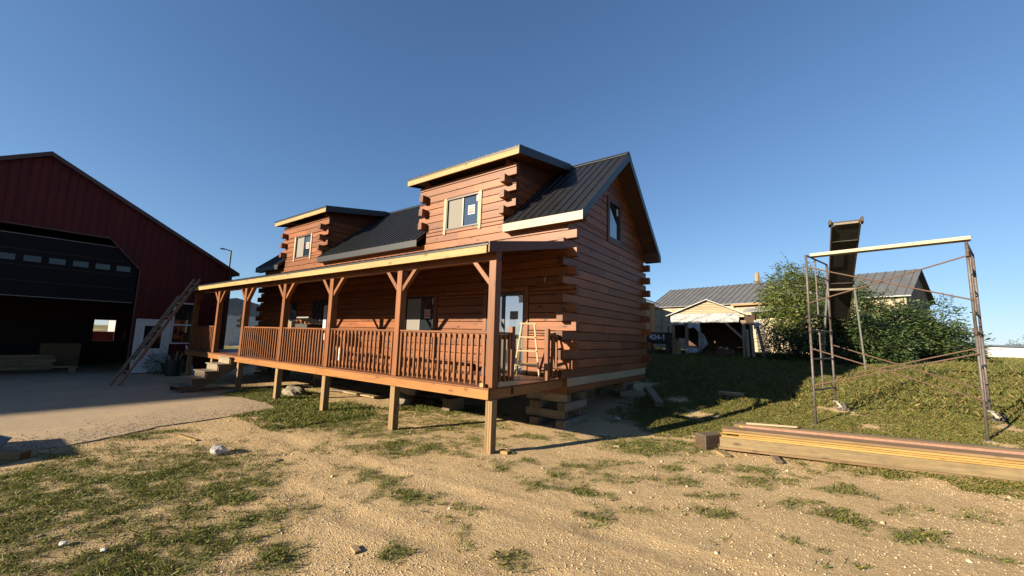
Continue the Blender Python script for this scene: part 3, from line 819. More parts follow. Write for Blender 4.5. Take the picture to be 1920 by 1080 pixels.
for x, s in ((XR, 1), (-15.6, -1)):
    for ya in (EY - .02, 2 * RY - EY + .02):
        za = rtop(EY) - 0.012
        # rake board follows the slope
        mb = MB(); mb.prism([(ya, za + .01), (RY, RZ + .006), (RY, RZ - 0.235), (ya, za - 0.205)], -x - .016 * (s > 0), -x + .016 * (s < 0), F_gable(0)); mb.build("rake_trim", M_TRIM, house)
        mb = MB(); xa, xb = (XG + .002, XR - .002) if s > 0 else (x + .002, XL - .002)
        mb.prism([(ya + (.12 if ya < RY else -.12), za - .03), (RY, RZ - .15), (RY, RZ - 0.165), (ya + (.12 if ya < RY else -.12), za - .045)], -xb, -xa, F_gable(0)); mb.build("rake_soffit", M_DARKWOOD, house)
    # boxed eave returns
    if s > 0:
        for ya, yb in ((EY + .012, YW - .004), (YB + .004, 2 * RY - EY - .012)):
            mb = MB(); top = [rtop(ya) - .125, rtop(yb) - .125]
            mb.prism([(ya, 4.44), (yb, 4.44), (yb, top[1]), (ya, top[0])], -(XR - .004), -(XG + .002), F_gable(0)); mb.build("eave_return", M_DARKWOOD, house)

# ---- dormers
for di, (dx0, dx1) in enumerate(DORM):
    ztop = Z0 + 25 * CH
    wx0, wx1 = ((-3.789, -2.586), (-12.538, -11.339))[di]
    hole = [(wx0 - .0, wx1 + .0, 4.828, 5.72)]
    d = lining("dormer_wall", F_front(), dx0 + .25, dx1 - .25, Z0 + NC * CH, ztop, hole)
    for k in range(NC, 25):
        zb, zt = Z0 + k * CH, Z0 + (k + 1) * CH
        e = EXT if k % 2 == 0 else -(LT + .001)
        if k == NC: e = -(LT + .001)
        if k < 19: e = -(LT + .001)
        course(d, F_front(), zb, zt, lambda z: dx0 - e, lambda z: dx1 + e, hole, 2.6 if k % 3 else 9)
    box("frieze_board", dx0 - EXT, dx1 + EXT, YW - .02, YW + .1, ztop + .002, ztop + .10, M_STAIN, d)
    yin = lambda z: RY - (RZ - .02 - z) / SL
    for s, xx in ((1, dx1), (-1, dx0)):
        F = F_gable(xx) if s > 0 else F_left(xx)
        for k in range(NC, 25):
            zb, zt = Z0 + k * CH, Z0 + (k + 1) * CH
            ys = YW - (EXT if (k % 2 == 1 and k >= 19) else -(LT + .001))
            if yin(zb) - ys < .02: continue
            if s > 0: log(d, F, ys, ys, zb, max(yin(zb), ys + .02), yin(zt), zt)
            else: log(d, F, -max(yin(zb), ys + .02), -yin(zt), zb, -ys, -ys, zt)
        # upper infill under the sloping dormer roof
        mb = MB(); y1 = yin(ztop)
        mb.prism([(YW, ztop), (y1, ztop), (RY - .25, 6.80), (YW, 6.40)], -xx if s > 0 else -xx - LT, -xx + LT if s > 0 else -xx, F_gable(0)); mb.build("dormer_infill", M_LOG, d)
    # roof of the dormer
    fx0, fx1 = dx0 - .45, dx1 + .49
    fy, fz = 2.18, 6.50
    sl = (7.046 - fz) / (RY - fy)
    r = slab(house, "dormer_roof", fx0 + .004, fx1 - .004, fy + .03, fz - .012 + .03 * sl, RY - .01, 7.03 - .012, 0.11, M_STAIN)
    panels(r, fx0, fx1, fy - 0.03, fz - 0.006, sl, (RY - fy) * math.hypot(1, sl) - .02)
    box("fascia_board", fx0, fx1, fy - 0.012, fy + .026, fz - .205, fz - .028, M_PINE, r)
    box("edge_trim", fx0 - .004, fx1 + .004, fy - 0.022, fy - 0.014, fz - .055, fz - .012, M_TRIM, r)
    for xx in (fx0 - .018, fx1 + .002):
        mb = MB(); mb.prism([(fy - .02, fz + .02), (RY - .3, 7.046 - .3 * sl + .02), (RY - .3, 6.79), (fy - .02, fz - .2)], -xx - .016, -xx, F_gable(0)); mb.build("rake_trim", M_TRIM, r)

# ---- windows and doors
def text_obj(name, body, size, mat, M, parent, bold=0.0):
    cu = bpy.data.curves.new(name, 'FONT'); cu.body = body; cu.size = size; cu.align_x = 'CENTER'; cu.align_y = 'CENTER'; cu.extrude = 0.001; cu.offset = bold
    ob = bpy.data.objects.new("tmp", cu); COL.objects.link(ob)
    bpy.context.view_layer.update()
    dg = bpy.context.evaluated_depsgraph_get()
    me = bpy.data.meshes.new_from_object(ob.evaluated_get(dg)); me.name = name
    bpy.data.objects.remove(ob); me.materials.clear(); me.materials.append(mat)
    return put(bpy.data.objects.new(name, me), M, parent)

def framebars(F, a0, a1, z0, z1, w, d0, d1):
    mb = MB()
    for (p, q, r, s) in ((a0, a1, z1 - w, z1), (a0, a1, z0, z0 + w), (a0, a0 + w, z0 + w, z1 - w), (a1 - w, a1, z0 + w, z1 - w)):
        mb.prism([(p, r), (q, r), (q, s), (p, s)], d0, d1, F)
    return mb
def slabF(name, F, a0, a1, z0, z1, d0, d1, mat, parent):
    o = MB().prism([(a0, z0), (a1, z0), (a1, z1), (a0, z1)], d0, d1, F).build(name, mat, parent); return o

def sticker(F, a, z, w, h, d, parent):
    s = slabF("sticker", F, a - w / 2, a + w / 2, z - h / 2, z + h / 2, d - .003, d - .001, M_PAPER, parent)
    slabF("red_print", F, a - w * .44, a + w * .44, z - h * .06, z + h * .42, d - .0055, d - .0032, M_STICKRED, s)
    slabF("red_print", F, a - w * .42, a + w * .42, z - h * .40, z - h * .13, d - .0055, d - .0032, M_STICKRED, s)
    T = F @ Matrix.Translation((a, d - .007, z + h * .18)) @ Matrix.Rotation(math.pi / 2, 4, 'X')
    text_obj("print", "PLS", h * .42, M_PAPER, T, s)
    return s

def slider(F, a0, a1, z0, z1, parent, screen=True, stick=True, frame_mat=None, d=0.0):
    f = framebars(F, a0, a1, z0, z1, .035, d - .02, d + .09).build("window", frame_mat or M_FRAME, parent)
    m = (a0 + a1) / 2
    slabF("mullion", F, m - .022, m + .022, z0 + .037, z1 - .037, d + .012, d + .06, M_GREYFR, f)
    slabF("pane", F, a0 + .036, m - .023, z0 + .037, z1 - .037, d + .052, d + .06, M_GLASS, f)
    slabF("pane", F, m + .023, a1 - .036, z0 + .037, z1 - .037, d + .036, d + .044, M_GLASS, f)
    if screen: slabF("insect_screen", F, a0 + .045, m - .03, z0 + .045, z1 - .045, d + .026, d + .03, M_SCREEN, f)
    if stick:
        sticker(F, m + (a1 - m) * .5, z0 + (z1 - z0) * .52, .24, .25, d + .035, f)
        slabF("paper_label", F, a1 - .125, a1 - .045, z1 - .22, z1 - .045, d + .031, d + .034, M_PAPER, f)
    return f
FF = F_front()
for (a0, a1) in ((-3.789, -2.586), (-12.538, -11.339)):
    w = slider(FF, a0, a1, 4.828, 5.72, house)
    slabF("window_trim", FF, a0 - .095, a0 - .004, 4.70, 5.74, -.028, -.004, M_PALE, w)
    slabF("window_trim", FF, a1 + .004, a1 + .095, 4.70, 5.74, -.028, -.004, M_PALE, w)
w = slider(FF, -5.33, -4.1, 1.95, 2.98, house, screen=True)
slabF("window_trim", FF, -5.45, -5.334, 1.9, 3.03, -.026, -.004, M_STAIN, w); slabF("window_trim", FF, -4.096, -3.98, 1.9, 3.03, -.026, -.004, M_STAIN, w)
w = slider(FF, -13.1, -11.95, 2.0, 2.98, house, stick=False)
# glazed doors
f = framebars(FF, -2.17, -1.03, 1.065, 2.96, .05, -.015, .09).build("glass_door", M_FRAME, house)
slabF("pane", FF, -2.115, -1.72, 1.12, 2.905, .045, .055, M_GLASS, f)
slabF("door_stile", FF, -1.718, -1.63, 1.117, 2.908, .005, .06, M_FRAME, f)
slabF("pane", FF, -1.628, -1.085, 1.12, 2.905, .025, .035, M_GLASSHI, f)
slabF("paper_label", FF, -1.47, -1.24, 2.32, 2.52, .018, .022, M_SCREEN, f)
slabF("paper_label", FF, -1.22, -1.10, 2.72, 2.90, .018, .022, M_PAPER, f)
slabF("door_trim", FF, -2.28, -2.174, 1.06, 2.985, -.03, -.004, M_STAIN, f); slabF("door_trim", FF, -1.026, -.92, 1.06, 2.985, -.03, -.004, M_STAIN, f)
slabF("door_trim", FF, -2.28, -.92, 2.988, 3.09, -.03, -.004, M_STAIN, f)
f = framebars(FF, -10.75, -9.65, 1.065, 3.05, .05, -.015, .09).build("glass_door", M_FRAME, house)
slabF("pane", FF, -10.695, -10.22, 1.12, 3.0, .045, .055, M_GLASS, f); slabF("pane", FF, -10.13, -9.705, 1.12, 3.0, .025, .035, M_GLASS, f)
slabF("door_stile", FF, -10.218, -10.132, 1.117, 3.0, .005, .06, M_FRAME, f)
slabF("white_panel", FF, -9.95, -9.72, 1.6, 2.85, .015, .02, M_PAPER, f)
# gable window
FG = F_gable(XG)
f = framebars(FG, 4.765, 5.545, 4.66, 5.70, .035, -.02, .09).build("window", M_FRAME, house)
slabF("pane", FG, 4.801, 5.509, 4.697, 5.663, .03, .038, M_GLASS, f)
slabF("paper_label", FG, 5.38, 5.49, 5.42, 5.62, .022, .026, M_PAPER, f)
for (a0, a1, z0, z1) in ((4.655, 4.761, 4.51, 5.80), (5.549, 5.655, 4.51, 5.80)): slabF("window_trim", FG, a0, a1, z0, z1, -.028, -.005, M_STAIN, f)
slabF("window_trim", FG, 4.765, 5.545, 4.515, 4.656, -.028, -.005, M_STAIN, f); slabF("window_trim", FG, 4.765, 5.545, 5.704, 5.80, -.028, -.005, M_STAIN, f)

# ---- porch
DZ = 1.06
PX = [-0.01, -2.49, -5.10, -7.545, -10.19, -12.48, -14.94]
rim = box("rim_board", -15.2, 0.03, -0.05, -0.012, 0.868, 1.03, M_RIM, house)
box("rim_board", 0.002, 0.04, -0.008, YW - .003, 0.868, 1.03, M_RIM, house)
deckf = box("deck_frame", -15.1, -0.02, 0.05, YW - .01, 0.872, 1.02, M_DARKWOOD, house)
nb = 17; bw = (YW - .004 + 0.075) / nb
for i in range(nb):
    y0 = -0.075 + i * bw
    cuts = [-15.22, -10.2 + random.uniform(-1, 1), -5.1 + random.uniform(-1, 1), 0.055]
    for a, b_ in zip(cuts[:-1], cuts[1:]):
        box("deck_board", a + .002, b_ - .001, y0 + .003, y0 + bw - .003, 1.032, 1.06, M_DECK, deckf)
for i, x in enumerate(PX):
    box("porch_post", x - .075, x + .075, 0.0, 0.15, 1.061, 3.20, M_STAIN, house)
    for s in (-1, 1):
        if (i == 0 and s > 0) or (i == len(PX) - 1 and s < 0): continue
        beam("knee_brace", (x + s * .06, .075, 2.80), (x + s * .47, .075, 3.24), 0.085, 0.10, M_STAIN, house, up=(0, 1, 0))
for i, x in enumerate(PX):
    zb = -0.03
    if i == 0:
        for j in range(3): box("support_post", x - .065 + j * .046, x - .065 + j * .046 + .044, .02, .16, zb, 0.868, M_TREATED, house)
    else:
        xx = x + (.0, -.0)[i % 2]
        box("support_post", xx - .07, xx + .07, .0, .14, zb, 0.867, M_TREATED, house)
box("porch_beam", -15.1, 0.07, 0.01, 0.14, 3.202, 3.355, M_STAIN, house)
# porch roof
pf_y, pf_z, psl = -0.2, 3.462, 0.215
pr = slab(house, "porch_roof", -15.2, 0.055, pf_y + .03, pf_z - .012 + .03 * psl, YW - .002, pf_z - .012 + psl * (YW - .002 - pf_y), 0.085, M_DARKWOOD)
panels(pr, -15.22, 0.07, pf_y - 0.03, pf_z - .006, psl, (YW - pf_y) * math.hypot(1, psl) + .02)
box("fascia_board", -14.93, 0.02, pf_y - .02, pf_y + .018, 3.285, 3.425, M_PINE, pr)
box("edge_trim", -15.22, 0.06, pf_y - .031, pf_y - .023, 3.415, pf_z - .013, M_TRIM, pr)
mb = MB(); mb.prism([(pf_y - .02, pf_z + .015), (YW - .005, pf_z + .015 + psl * (YW - pf_y)), (YW - .005, pf_z - .15 + psl * (YW - pf_y)), (pf_y - .02, pf_z - .165)], -.088, -.058, F_gable(0)); mb.build("rake_board", M_STAIN, pr)
# porch railings
def railing(name, p0, p1, n, out):
    p0, p1 = Vector(p0), Vector(p1); d = (p1 - p0).normalized(); o = Vector(out)
    r = beam(name, p0 + Vector((0, 0, 1.965)), p1 + Vector((0, 0, 1.965)), 0.095, 0.036, M_STAIN, house)
    beam("lower_rail", p0 + Vector((0, 0, 1.90)), p1 + Vector((0, 0, 1.90)), 0.036, 0.085, M_STAIN, r)
    beam("lower_rail", p0 + Vector((0, 0, 1.19)), p1 + Vector((0, 0, 1.19)), 0.036, 0.085, M_STAIN, r)
    for i in range(n):
        q = p0.lerp(p1, (i + .5) / n) + o * .04
        key = ("baluster",)
        if key not in MESH:
            mbb = MB(); mbb.box(-.42, .40, -.02, .02, -.02, .02, .003)
            mbb.prism([(-.42, -.02), (-.42, .02), (-.455, -.02)], -.02, .02, Matrix.Rotation(0, 4, 'X'))
            me_ = bpy.data.meshes.new("baluster"); me_.from_pydata(mbb.V, [], mbb.F); me_.materials.append(M_STAIN); MESH[key] = me_
        M = frame_x(q + Vector((0, 0, 1.0)), q + Vector((0, 0, 2.0)), -o); M.translation = q + Vector((0, 0, 1.535))
        put(bpy.data.objects.new("baluster", MESH[key]), M, r)
for a, b_ in ((0, 1), (1, 2), (2, 3), (3, 4)):
    railing("handrail", (PX[b_] + .076, .075, 0), (PX[a] - .076, .075, 0), 17, (0, -1, 0))
railing("handrail", (PX[6] + .076, .075, 0), (PX[5] - .076, .075, 0), 16, (0, -1, 0))
railing("handrail", (-.01, .152, 0), (-.01, .56, 0), 3, (1, 0, 0))
box("rail_post", -.05, .04, .56, .65, .90, 2.09, M_STAIN, house)
box("rail_post", -.05, .04, 1.79, 1.88, .84, 2.09, M_STAIN, house)
railing("handrail", (-.01, 1.882, 0), (-.01, YW - .24, 0), 2, (1, 0, 0))
box("scrap_block", -.13, -.05, -.09, -.052, 1.065, 1.135, M_PINE, house)
box("rail_block", .042, .075, .16, .66, 1.062, 1.14, M_PALE, house)

# ================================================================== RED BARN
BX, BY0, BY1, BRY, BRZ, BEZ = -17.5, -10.05, 1.93, -4.06, 8.02, 4.66
BSL = (BRZ - BEZ) / (BY1 - BRY)
BXB = -31.0
barn = empty("red_barn", (-24.0, -4.0, 0.0), "tall red metal barn with a half-raised dark overhead door", "barn")
broof = lambda y: BRZ - BSL * abs(y - BRY)
OY0, OY1, OZ, OC = -6.85, -1.27, 5.23, 0.97
def otop(y):
    if y <= OY0 or y >= OY1: return 0.0
    d = min(y - OY0, OY1 - y)
    return 4.147 + min(d / OC, 1.0) * (OZ - 4.147)
def siding(name, parent, F, a0, a1, bot, top, mat, sheet=0.914, rib=0.2286, rh=0.02):
    """vertical ribbed steel sheets, each its own piece"""
    a = a0
    while a < a1 - 0.02:
        b_ = min(a + sheet, a1)
        pts = [(a, 0.0)]; x = a + 0.09
        while x + .05 < b_:
            pts += [(x, 0.0), (x + .014, -rh), (x + .034, -rh), (x + .048, 0.0)]; x += rib
        for e in EDGES:
            if a + .001 < e < b_ - .001: pts += [(e - .0005, 0.0), (e + .0005, 0.0)]
        pts.append((b_ - .0015, 0.0)); pts.sort(key=lambda p: p[0])
        V = []
        for (p, d) in pts: V += [(p - a, d, bot(p)), (p - a, d, top(p))]
        n = len(pts); Fc = [(2 * i, 2 * i + 2, 2 * i + 3, 2 * i + 1) for i in range(n - 1)]
        off = len(V)
        for (p, d) in pts: V += [(p - a, .03, bot(p)), (p - a, .03, top(p))]
        Fc += [(off + 2 * i + 1, off + 2 * i + 3, off + 2 * i + 2, off + 2 * i) for i in range(n - 1)]
        Fc += [(2 * i, off + 2 * i, off + 2 * i + 2, 2 * i + 2) for i in range(n - 1)] + [(2 * i + 1, 2 * i + 3, off + 2 * i + 3, off + 2 * i + 1) for i in range(n - 1)]
        Fc += [(0, 1, off + 1, off), (2 * n - 2, off + 2 * n - 2, off + 2 * n - 1, 2 * n - 1)]
        mesh_obj(name, V, Fc, mat, F @ Matrix.Translation((a, 0, 0)), parent)
        a += sheet
EDGES = [OY0, OY0 + OC, OY1 - OC, OY1, BRY]
FB = F_gable(BX)
bw_ = MB()
for y in (BY0 + .06, OY0 - .12, OY1 + .12, BY1 - .06): bw_.box(BX - .2, BX - .04, y - .07, y + .07, 0.0, min(broof(y) - .1, 9))
bw_.box(BX - .2, BX - .06, OY0 - .18, OY1 + .18, OZ + .05, OZ + .35)
frontw = bw_.build("wall_frame", M_DARKWOOD, barn)
siding("siding_panel", frontw, FB, BY0, BY1, otop, lambda y: broof(y) - .03, M_RED)
for p, q in (((BX + .02, OY1 + .03, 0.02), (BX + .02, OY1 + .03, 4.14)), ((BX + .02, OY1 + .02, 4.16), (BX + .02, OY1 - OC + .02, OZ + .02)), ((BX + .02, OY0 + OC, OZ + .03), (BX + .02, OY1 - OC, OZ + .03))):
    beam("opening_trim", p, q, 0.05, 0.07, M_REDTRIM_SHADE, barn, up=(1, 0, 0))
beam("corner_trim", (BX + .03, BY1 + .0, 0.02), (BX + .03, BY1 + .0, BEZ - .05), 0.10, 0.10, M_REDTRIM_SHADE, barn)
EDGES = []
siding("siding_panel", barn, F_back(BY1), 17.56, -BXB, lambda y: 0.0, lambda y: BEZ - .05, M_REDTRIM_SHADE, sheet=13.5)  # side and back walls darker than the front: interior shade put into their colour
siding("siding_panel", barn, F_left(BXB), -BY1, -0.45, lambda y: 0.0, lambda y: broof(-y) - .05, M_REDTRIM_SHADE, sheet=8)
siding("siding_panel", barn, F_left(BXB), -0.45, 0.5, lambda y: 2.2, lambda y: broof(-y) - .05, M_REDTRIM_SHADE, sheet=8)
siding("siding_panel", barn, F_left(BXB), 0.5, -BY0, lambda y: 0.0, lambda y: broof(-y) - .05, M_REDTRIM_SHADE, sheet=12)
siding("siding_panel", barn, Matrix(((1, 0, 0, 0), (0, 1, 0, BY0), (0, 0, 1, 0), (0, 0, 0, 1))), BXB, BX - .06, lambda y: 0.0, lambda y: BEZ - .05, M_REDTRIM_SHADE, sheet=13.5)
for s in (-1, 1):
    ye = BY1 + .3 if s > 0 else BY0 - .3
    mb = MB(); mb.prism([(ye, broof(ye) - .0), (BRY, BRZ), (BRY, BRZ - .1), (ye, broof(ye) - .1)], -(BX + .18), -(BXB - .2), F_gable(0)); mb.build("roof", M_ROOF, barn)
    mb = MB(); mb.prism([(ye, broof(ye) + .02), (BRY, BRZ + .02), (BRY, BRZ - .14), (ye, broof(ye) - .14)], -(BX + .205), -(BX + .182), F_gable(0)); mb.build("rake_trim", M_REDTRIM_SHADE, barn)
# overhead door, half raised
dx = BX - .10
dsec = box("overhead_door", dx - .045, dx, OY0 + .02, OY1 - .02, 2.80, 4.97, M_NAVY, barn)
box("door_edge_strip", dx + .001, dx + .012, OY0 + .03, OY1 - .03, 4.95, 4.975, M_GREYFR, dsec); box("door_edge_strip", dx + .001, dx + .012, OY0 + .03, OY1 - .03, 2.80, 2.825, M_GREYFR, dsec)
for j in range(1, 4): box("door_joint", dx + .001, dx + .006, OY0 + .03, OY1 - .03, 2.80 + j * .5425 - .008, 2.80 + j * .5425 + .008, M_BLACK, dsec)
npan = 9; pwid = (OY1 - OY0 - .3) / npan
for j in range(4):
    for i in range(npan):
        y0 = OY0 + .15 + i * pwid + .07; y1 = y0 + pwid - .14; zz0 = 2.80 + j * .5425 + .13; zz1 = zz0 + .29
        if j == 2:
            zz0, zz1 = 4.01, 4.26
            fr = framebars(F_gable(dx), y0, y1, zz0, zz1, .022, -.014, -.001).build("door_window", M_NAVY, dsec)
            slabF("pane", F_gable(dx), y0 + .023, y1 - .023, zz0 + .023, zz1 - .023, -.007, -.003, M_BARNGLASS, fr)
        else:
            framebars(F_gable(dx), y0, y1, zz0, zz1, .03, -.012, -.001).build("door_panel", M_NAVY, dsec)
# walk door and window
pd = framebars(FB, -1.14, -.02, 0.03, 2.19, .085, -.06, -.021).build("walk_door", M_WHITE, barn)
slabF("door_leaf", FB, -1.053, -.107, 0.05, 2.10, -.045, -.022, M_WHITE, pd)
slabF("pane", FB, -.86, -.30, 1.0, 1.92, -.052, -.047, M_BARNGLASS, pd)
framebars(FB, -.90, -.26, .96, 1.96, .04, -.06, -.0465).build("pane_frame", M_WHITE, pd)
for a in (-.88, -.55): framebars(FB, a, a + .26, .2, .82, .03, -.053, -.0465).build("door_panel", M_WHITE, pd)
bwn = framebars(FB, 0.0, .86, 1.19, 2.95, .05, -.055, -.021).build("window", M_WHITE, barn)
slabF("pane", FB, .052, .81, 1.242, 2.898, -.036, -.03, M_BARNGLASS, bwn)
slabF("sash_rail", FB, .052, .81, 1.97, 2.03, -.05, -.037, M_WHITE, bwn)
# things inside the barn
def stack(name, x0, x1, y0, y1, z0, nlay, t, mat, label, group=None):
    for i in range(nlay):
        j = random.uniform(-.06, .06)
        o = box(name, x0, x1, y0 + j, y1 + j, z0 + i * t + .001 * i, z0 + (i + 1) * t - .001, mat)
        tag(o, label % ("bottom", "second", "third", "fourth", "fifth", "top")[i], "lumber", group)
bench = empty("low_bench", (-19.2, -4.2, 0.012), "low plank bench just inside the open barn door", "bench")
box("bench_top", -19.35, -19.05, -6.6, -2.35, .20, .26, M_GREYLUM, bench); box("leg", -19.3, -19.1, -2.6, -2.4, .013, .199, M_GREYLUM, bench); box("leg", -19.3, -19.1, -6.4, -6.2, .013, .199, M_GREYLUM, bench)
stack("lumber_board", -20.9, -20.2, -7.0, -2.9, .05, 6, .10, M_GREYLUM, "%s board of the dim lumber stack inside the barn", "lumber stacked inside the barn")
tag(box("work_crate", -22.6, -22.0, -3.2, -2.0, .013, 1.05, M_BROWNLUM), "brown wooden crate deep inside the dim barn", "crate")
tag(box("tool_bench", -27.6, -26.9, -1.6, 1.2, .013, 1.0, M_DARKWOOD), "dark tool bench before the back opening of the barn", "bench")
tag(box("saw_cabinet", -27.4, -27.0, .28, .62, 1.002, 1.55, M_BLACK), "black saw cabinet on the bench at the back of the barn", "cabinet")
wag = empty("farm_wagon", (-34.5, -.2, 0.0), "red farm wagon seen through the back opening of the barn", "wagon")
box("wagon_box", -35.2, -33.6, -1.2, 1.6, .85, 1.45, M_RED, wag); box("wagon_bed", -35.2, -33.6, -1.25, 1.65, .75, .848, M_DARKWOOD, wag); beam("rail", (-33.7, -.9, 1.46), (-33.7, .2, 1.0), .05, .08, M_WHITE, wag)
for yy in (-.8, 1.2):
    MB().tube((-33.9, yy, .37), (-33.62, yy, .37), .37, 16).build("wheel", M_RUBBER, wag)

# tall tower added out of view behind the camera to throw shade over the apron
ms = empty("shade_tower", (-36.4, -59, 0), "tall grey metal-clad tower added out of view to shade the apron", "building")
slabF("wall", F_gable(-33.8), -64.0, -54.0, 0.0, 19.2, 0.0, .2, M_GREYROOF, ms)
slabF("wall", F_left(-39.0), 54.0, 64.0, 0.0, 19.1, 0.0, .2, M_GREYROOF, ms)
slabF("wall", F_back(-54.0), 34.0, 39.0, 0.0, 19.1, 0.0, .2, M_GREYROOF, ms); slabF("wall", Matrix(((1, 0, 0, 0), (0, 1, 0, -64), (0, 0, 1, 0), (0, 0, 0, 1))), -39.0, -34.0, 0.0, 19.1, 0.0, .2, M_GREYROOF, ms)
MB().prism([(-39.1, 19.15), (-33.75, 19.2), (-33.75, 19.3), (-39.1, 19.25)], -64.1, -53.9).build("roof", M_GREYROOF, ms)
lean = empty("shade_lean_to", (-21, -13, 0), "red lean-to added out of view beside the barn to shade the apron", "shed")  # unseen lean-to, added to shade the part of the apron nearest the barn
slabF("wall", F_gable(BX), -16.2, BY0 - .06, 0.0, 4.3, 0.0, .12, M_RED, lean); slabF("wall", Matrix(((1, 0, 0, 0), (0, 1, 0, -16.2), (0, 0, 1, 0), (0, 0, 0, 1))), -26.0, BX - .13, 0.0, 3.3, 0.0, .12, M_RED, lean)
MB().prism([(-26.2, 3.35), (BX + .15, 4.32), (BX + .15, 4.42), (-26.2, 3.45)], -16.4, BY0 - .08).build("roof", M_GREYROOF, lean)

# ================================================================== LADDERS, STEPS
lad = empty("extension_ladder", (-13.4, -2.2, 0.013), "long worn extension ladder leaning on the left end of the porch roof", "ladder")
lb, lt = Vector((-13.4, -2.2, 0.014)), Vector((-14.42, -.34, 3.43))
ld = (lt - lb).normalized(); side = Vector((1, 0, 0)) - ld * ld.x; side.normalize()
side = Vector((.87, .49, 0)).normalized(); side = (side - ld * side.dot(ld)).normalized()
nrm = ld.cross(side)
for sec, (s0, s1, hw, off) in enumerate(((0.0, 3.55, .15, 0.0), (.95, 4.42, .12, .05))):
    for s in (-1, 1):
        beam("rail", lb + ld * s0 + side * (s * hw) + nrm * off, lb + ld * s1 + side * (s * hw) + nrm * off, 0.03, 0.09, M_LADDER, lad, up=nrm)
    k = s0 + .2
    while k < s1 - .05:
        tube("rung", lb + ld * k - side * hw + nrm * off, lb + ld * k + side * hw + nrm * off, .016, M_LADDER, lad, 8); k += .305

sl_ = empty("step_ladder", (-.55, 1.62, DZ), "cream A-frame stepladder standing open on the porch corner", "ladder", rz=0)
base = Vector((-.5, 1.86, DZ + .002)); ux = Vector((.86, .51, 0)).normalized(); uy = Vector((-.51, .86, 0)).normalized()
top = base + Vector((0, 0, 1.13))
def fr(sy, wb, wt, m, nm):
    for s in (-1, 1): beam("side_rail", base + ux * (s * wb) + uy * sy, top + ux * (s * wt) + uy * (sy * .12), .03, .055, m, sl_, up=uy)
fr(-.33, .27, .13, M_STEPLADDER, "front"); fr(.33, .25, .13, M_BROWNLUM, "rear")
for i in range(1, 4):
    t = i / 4.0; c = base.lerp(top, t) - uy * (.33 * (1 - t) + .04 * t); w = .27 * (1 - t) + .13 * t
    beam("step", c - ux * w, c + ux * w, .085, .03, M_STEPLADDER, sl_)
    if i < 3:
        c2 = base.lerp(top, t) + uy * (.33 * (1 - t) + .04 * t); beam("rear_bar", c2 - ux * (w * .95), c2 + ux * (w * .95), .02, .03, M_BROWNLUM, sl_)
beam("top_cap", top - ux * .17, top + ux * .17, .13, .04, M_STEPLADDER, sl_)
for s in (-1, 1): beam("spreader", base + ux * (s * .24) - uy * .27 + Vector((0, 0, .32)), base + ux * (s * .22) + uy * .27 + Vector((0, 0, .32)), .02, .012, M_LADDER, sl_)

st = empty("wooden_steps", (-10.9, -.75, 0.012), "grey wooden steps leading up to the porch gap", "steps")
x0, x1 = -11.36, -10.40
for i in range(5):
    z = .20 * (i + 1); y = -1.36 + i * .30
    box("tread", x0 - .02, x1 + .02, y - .03, y + .29, z - .035, z, M_WEATHER, st)
    if i: box("riser", x0 + .03, x1 - .03, y + .0, y + .02, z - .199, z - .037, M_WEATHER, st)
for x in (x0, x1 - .04):
    poly = [(-1.33, .016)]
    for i in range(5): poly += [(-1.33 + i * .30, .20 * (i + 1) - .037), (-1.33 + (i + 1) * .30, .20 * (i + 1) - .037)]
    poly += [(.10, .70), (-.95, .016)]
    MB().prism(poly, -x - .04, -x, F_gable(0)).build("stringer", M_WEATHER, st)

# ================================================================== TIMBER CRIBS UNDER THE HOUSE
def timber(p0, p1, w, h, label, group="timbers of the cribs under the house", mat=None, name="crib_timber"):
    o = beam(name, p0, p1, w, h, mat or M_WEATHER, b=.008); return tag(o, label, "timber", group)
cx_, cy_ = -.28, 2.95
H = .17
zc = 0.0
def crib(cx, cy, n, lab, zb, hh):
    for i in range(n):
        z = zb + hh * (i + .5)
        for s in (-1, 1):
            if i % 2 == 0: timber((cx - .02 + s * .33, cy - .52 + random.uniform(-.08, .05), z), (cx + s * .33, cy + .52 + random.uniform(-.05, .1), z), .2, hh - .004, lab % ("lengthwise" if s > 0 else "inner", i))
            else: timber((cx - .58 + random.uniform(-.06, .05), cy + s * .36, z), (cx + .40 + random.uniform(-.05, .05), cy + s * .36, z), .2, hh - .004, lab % ("cross" if s > 0 else "front cross", i))
ordw = ["bottom", "second", "third", "top"]
def crib2(cx, cy, n, where, zb, hh):
    for i in range(n):
        z = zb + hh * (i + .5)
        for s in (-1, 1):
            lab = "weathered timber, %s layer of the crib %s, %s one" % (ordw[i] if i < n - 1 else "top", where, "near" if s < 0 else "far")
            if i % 2 == 0: timber((cx + s * .33, cy - .55 + random.uniform(-.08, .05), z), (cx + s * .33 + random.uniform(-.03, .03), cy + .52, z), .2, hh - .004, lab[:-8].rstrip(" ,") + (", left one" if s < 0 else ", right one"))
            else: timber((cx - .6 + random.uniform(-.06, .05), cy + s * .36, z), (cx + .42 + random.uniform(-.05, .05), cy + s * .36, z), .2, hh - .004, lab)
crib2(-.36, 3.05, 4, "under the near house corner", -.01, .18)
crib2(-.55, 6.9, 3, "under the far gable corner", .26, .16)
crib2(-5.2, 3.0, 4, "under the middle of the house", -.01, .18)
crib2(-9.8, 3.0, 4, "under the left part of the house", -.01, .18)
for x in (-14.6,): crib2(x, 3.0, 4, "under the left house corner", -.01, .18)
timber((0.42, 6.85, .52), (1.13, 5.55, .30), .2, .15, "short timber slid down beside the far gable crib", mat=M_WEATHER)
timber((-.2, 6.3, .36), (.45, 6.5, .40), .2, .14, "loose timber leaning out below the gable sill", mat=M_WEATHER)
tag(box("loose_board", 2.1, 2.75, 8.05, 8.3, g(2.4, 8.2), g(2.4, 8.2) + .10, M_GREYLUM), "pale board scrap lying on the grass between cabin and scaffold", "board")
